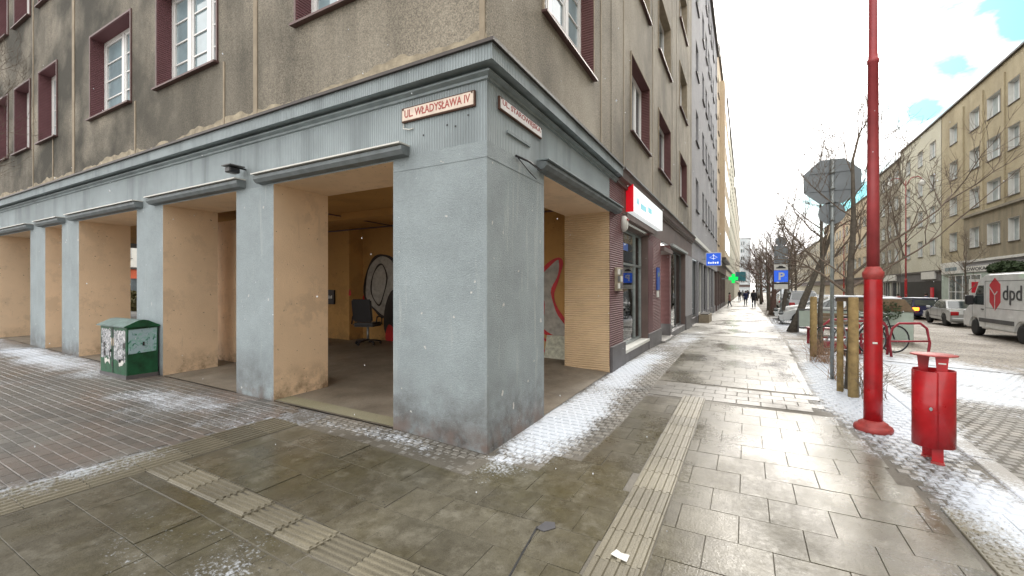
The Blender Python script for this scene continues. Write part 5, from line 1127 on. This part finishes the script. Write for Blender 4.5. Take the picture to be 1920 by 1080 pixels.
# ================================================================ people
def person(x, y, rz, label, coat='coatblack', trous='trousers', h=1.74, step=.22, hood=False, bag=None, arms=.1, group=None):
    t = thing('person', label, 'person', (x, y, gz(x, y)), rz, group); s = h/1.74
    V = [(0, 0, .95), (0, .0, 1.12), (0, .01, 1.32), (0, .01, 1.46), (0, .02, 1.54), (0, .03, 1.63), (0, .03, 1.7),
         (-.09, 0, .9), (-.1, step*.6, .5), (-.1, step*.7, .09), (-.1, step*.7+.13, .03), (.09, 0, .9), (.1, -step*.2, .5), (.1, -step, .11), (.1, -step+.12, .03),
         (-.18, .01, 1.42), (-.23, -.05, 1.16), (-.24, arms-.05, .93), (-.23, arms, .85), (.18, .01, 1.42), (.23, .05, 1.16), (.24, .12+arms*.3, .93), (.23, .16+arms*.3, .85)]
    Rr = [.15, .135, .17, .12, .06, .1, .07, .1, .075, .05, .045, .1, .075, .05, .045, .075, .06, .045, .04, .075, .06, .045, .04]
    E_ = [(0, 1), (1, 2), (2, 3), (3, 4), (4, 5), (5, 6), (0, 7), (7, 8), (8, 9), (9, 10), (0, 11), (11, 12), (12, 13), (13, 14), (3, 15), (15, 16), (16, 17), (17, 18), (3, 19), (19, 20), (20, 21), (21, 22)]
    me = bpy.data.meshes.new('b'); me.from_pydata([tuple(c*s for c in v) for v in V], E_, []); o = bpy.data.objects.new('b', me); C.objects.link(o)
    m1 = o.modifiers.new('s', 'SKIN'); m2 = o.modifiers.new('u', 'SUBSURF'); m2.levels = 1; m2.render_levels = 1
    for i, sv in enumerate(me.skin_vertices[0].data): sv.radius = (Rr[i]*s, Rr[i]*s*(.8 if i < 4 else 1)); sv.use_root = (i == 0)
    dg = bpy.context.evaluated_depsgraph_get(); m = bpy.data.meshes.new_from_object(o.evaluated_get(dg)); bpy.data.objects.remove(o); m.name = 'body'
    for k_ in (coat, trous, 'skin', 'black'): m.materials.append(M[k_])
    for p in m.polygons:
        c = p.center/s; p.use_smooth = True; p.material_index = 2 if c.z > 1.5 or (abs(c.x) > .19 and c.z < .9) else 3 if c.z < .1 else 1 if c.z < .84 else 0
    link('body', m, t)
    MB().lathe([(.16*s, .72*s), (.185*s, .74*s), (.17*s, 1.0*s), (.165*s, 1.15*s), (.2*s, 1.34*s), (.16*s, 1.45*s), (.07*s, 1.5*s)], (0, .005, 0), 18, ell=(1.05, .78)).build('coat', coat, t)
    MB().lathe([(.05*s, 1.5*s), (.098*s, 1.58*s), (.108*s, 1.66*s), (.085*s, 1.735*s), (.03*s, 1.755*s)], (0, .012, 0), 14, ell=(.92, 1.0)).build('hood' if hood else 'hair', coat if hood else 'hair', t)
    if bag: MB().box((.2, -.12, .6), (.32, .16, .9)).build('bag', bag, t, bevel=.02)
    return t
person(.61, 48.5, 0, 'walker in a black coat and dark trousers seen from behind on the pavement', h=1.78)
person(-.1, 56, 0, 'person in dark clothes walking just left of the black coated walker', 'coatblue', h=1.7)
grp = ['dark coated figure beside a pushchair near the far shops', 'distant figure in grey jacket walking at the left', 'distant dark figure in the middle of the pavement', 'tiny dark figure farthest down the pavement']
for i, (x, y) in enumerate(((-1.0, 78), (-.6, 86), (.1, 92), (.3, 110))): person(x, y, 0 if i % 2 else math.pi, grp[i], ['coatblack', 'greycar', 'coatblack', 'coatblue'][i])
person(-1.55, 50, math.pi/2, 'person in a dusty pink coat sitting close to the shop wall', 'coatpink', h=1.5)
person(13.3, 48.6, math.pi/2, 'person in a navy jacket standing by the dark shop front', 'coatblue', h=1.8)
person(11.9, 57.5, 0, 'person in a crimson jacket beyond the parked cars', 'coatred', h=1.7); person(12.9, 54.5, 2.6, 'person in dark red coat near the red banner', 'redrust', h=1.7)
# ================================================================ yard seen through the arcade
hd = leafcloud('hedge', 'hedge', 5200, (-31, 12.0, .65), (4.5, 1.6, .75), size=.13, seed=9); tag(hd, 'brown green winter hedge seen through the arcade', 'hedge')
car(-36, 14.4, R_(70), 'pale car parked behind the hedge in the yard', 'silvercar', hatch=True)
pv = building('yard_pavilion', 'white building with orange red shop front beyond the arcade', lambda a, n, z: (-48+n, a, z), 8, 34, 6.5, 'offwhite', cols(8, 34, 1.6, 3.4), [4.2], .2, zs=3.4, shopm='orangewall')
lt = thing('arcade_light', 'small bright ceiling light under the far left arch', 'light', (-17.2, 5.0, 2.85)); MB().box((-17.5, 4.9, 2.98), (-16.9, 5.1, 3.06)).build('housing', 'offwhite', lt, True)
# litter and manholes
rf = thing('surface_hatch', 'small dark metal hatch with a straight slot in the wet slabs', 'hatch', (-1.1, 2.55, G(-1.1, 2.55)))
x0, y0 = -1.19, 2.6; MB().prism([(-1.19, 2.5), (-1.13, 2.49), (-1.08, 2.56), (-1.11, 2.62), (-1.17, 2.6)], 2, .001, .006).build('hatch', 'pinkpatch', rf, True); MB().prism([(-1.075, 1.7), (-1.065, 1.7), (-1.185, 2.52), (-1.195, 2.52)], 2, .001, .007).build('slot', 'black', rf, True)
lf = tag(MB().quad([(-.64, 2.28, .016), (-.56, 2.27, .018), (-.55, 2.33, .03), (-.62, 2.35, .02)]) or None, 'x', 'y') if 0 else None
mb = MB(); mb.quad([(-.66, 2.44, .012), (-.59, 2.42, .014), (-.585, 2.47, .028), (-.64, 2.49, .014)]); mb.quad([(-.66, 2.44, .0125), (-.64, 2.49, .0145), (-.67, 2.5, .02), (-.69, 2.45, .014)]); tag(mb.build('paper_scrap', 'offwhite'), 'small crumpled white paper scrap on the ribbed strip', 'litter')
q = random.Random(21); mb = MB()
for _ in range(380):
    d = q.uniform(2.4, 10); a = q.uniform(-1.15, 1.15); x_, y_ = d*(-math.sin(R_(28.66))) + a*d*math.cos(R_(28.66)), d*math.cos(R_(28.66)) + a*d*math.sin(R_(28.66)); z_ = q.uniform(.1, 4.5)
    if x_ < XF and y_ > YF-.1: continue
    s = q.uniform(.0025, .0055); P8 = [(s, 0, 0), (-s, 0, 0), (0, s, 0), (0, -s, 0), (0, 0, s*1.5), (0, 0, -s*1.5)]; i8 = [mb.P((x_+p[0], y_+p[1], z_+p[2])) for p in P8]
    for f8 in ((0, 2, 4), (2, 1, 4), (1, 3, 4), (3, 0, 4), (2, 0, 5), (1, 2, 5), (3, 1, 5), (0, 3, 5)): mb.F([i8[k8] for k8 in f8])
o = mb.build('falling_snow', 'snow', None, recalc=False); o['kind'] = 'stuff'
# power wires and overhanging twigs on the left
tw = tree(-15.2, 2.4, 6.6, .06, 'thin bare branches of a young tree reaching in from the left', 77, crown0=.45, spread=.8, thick=.7, group=None)
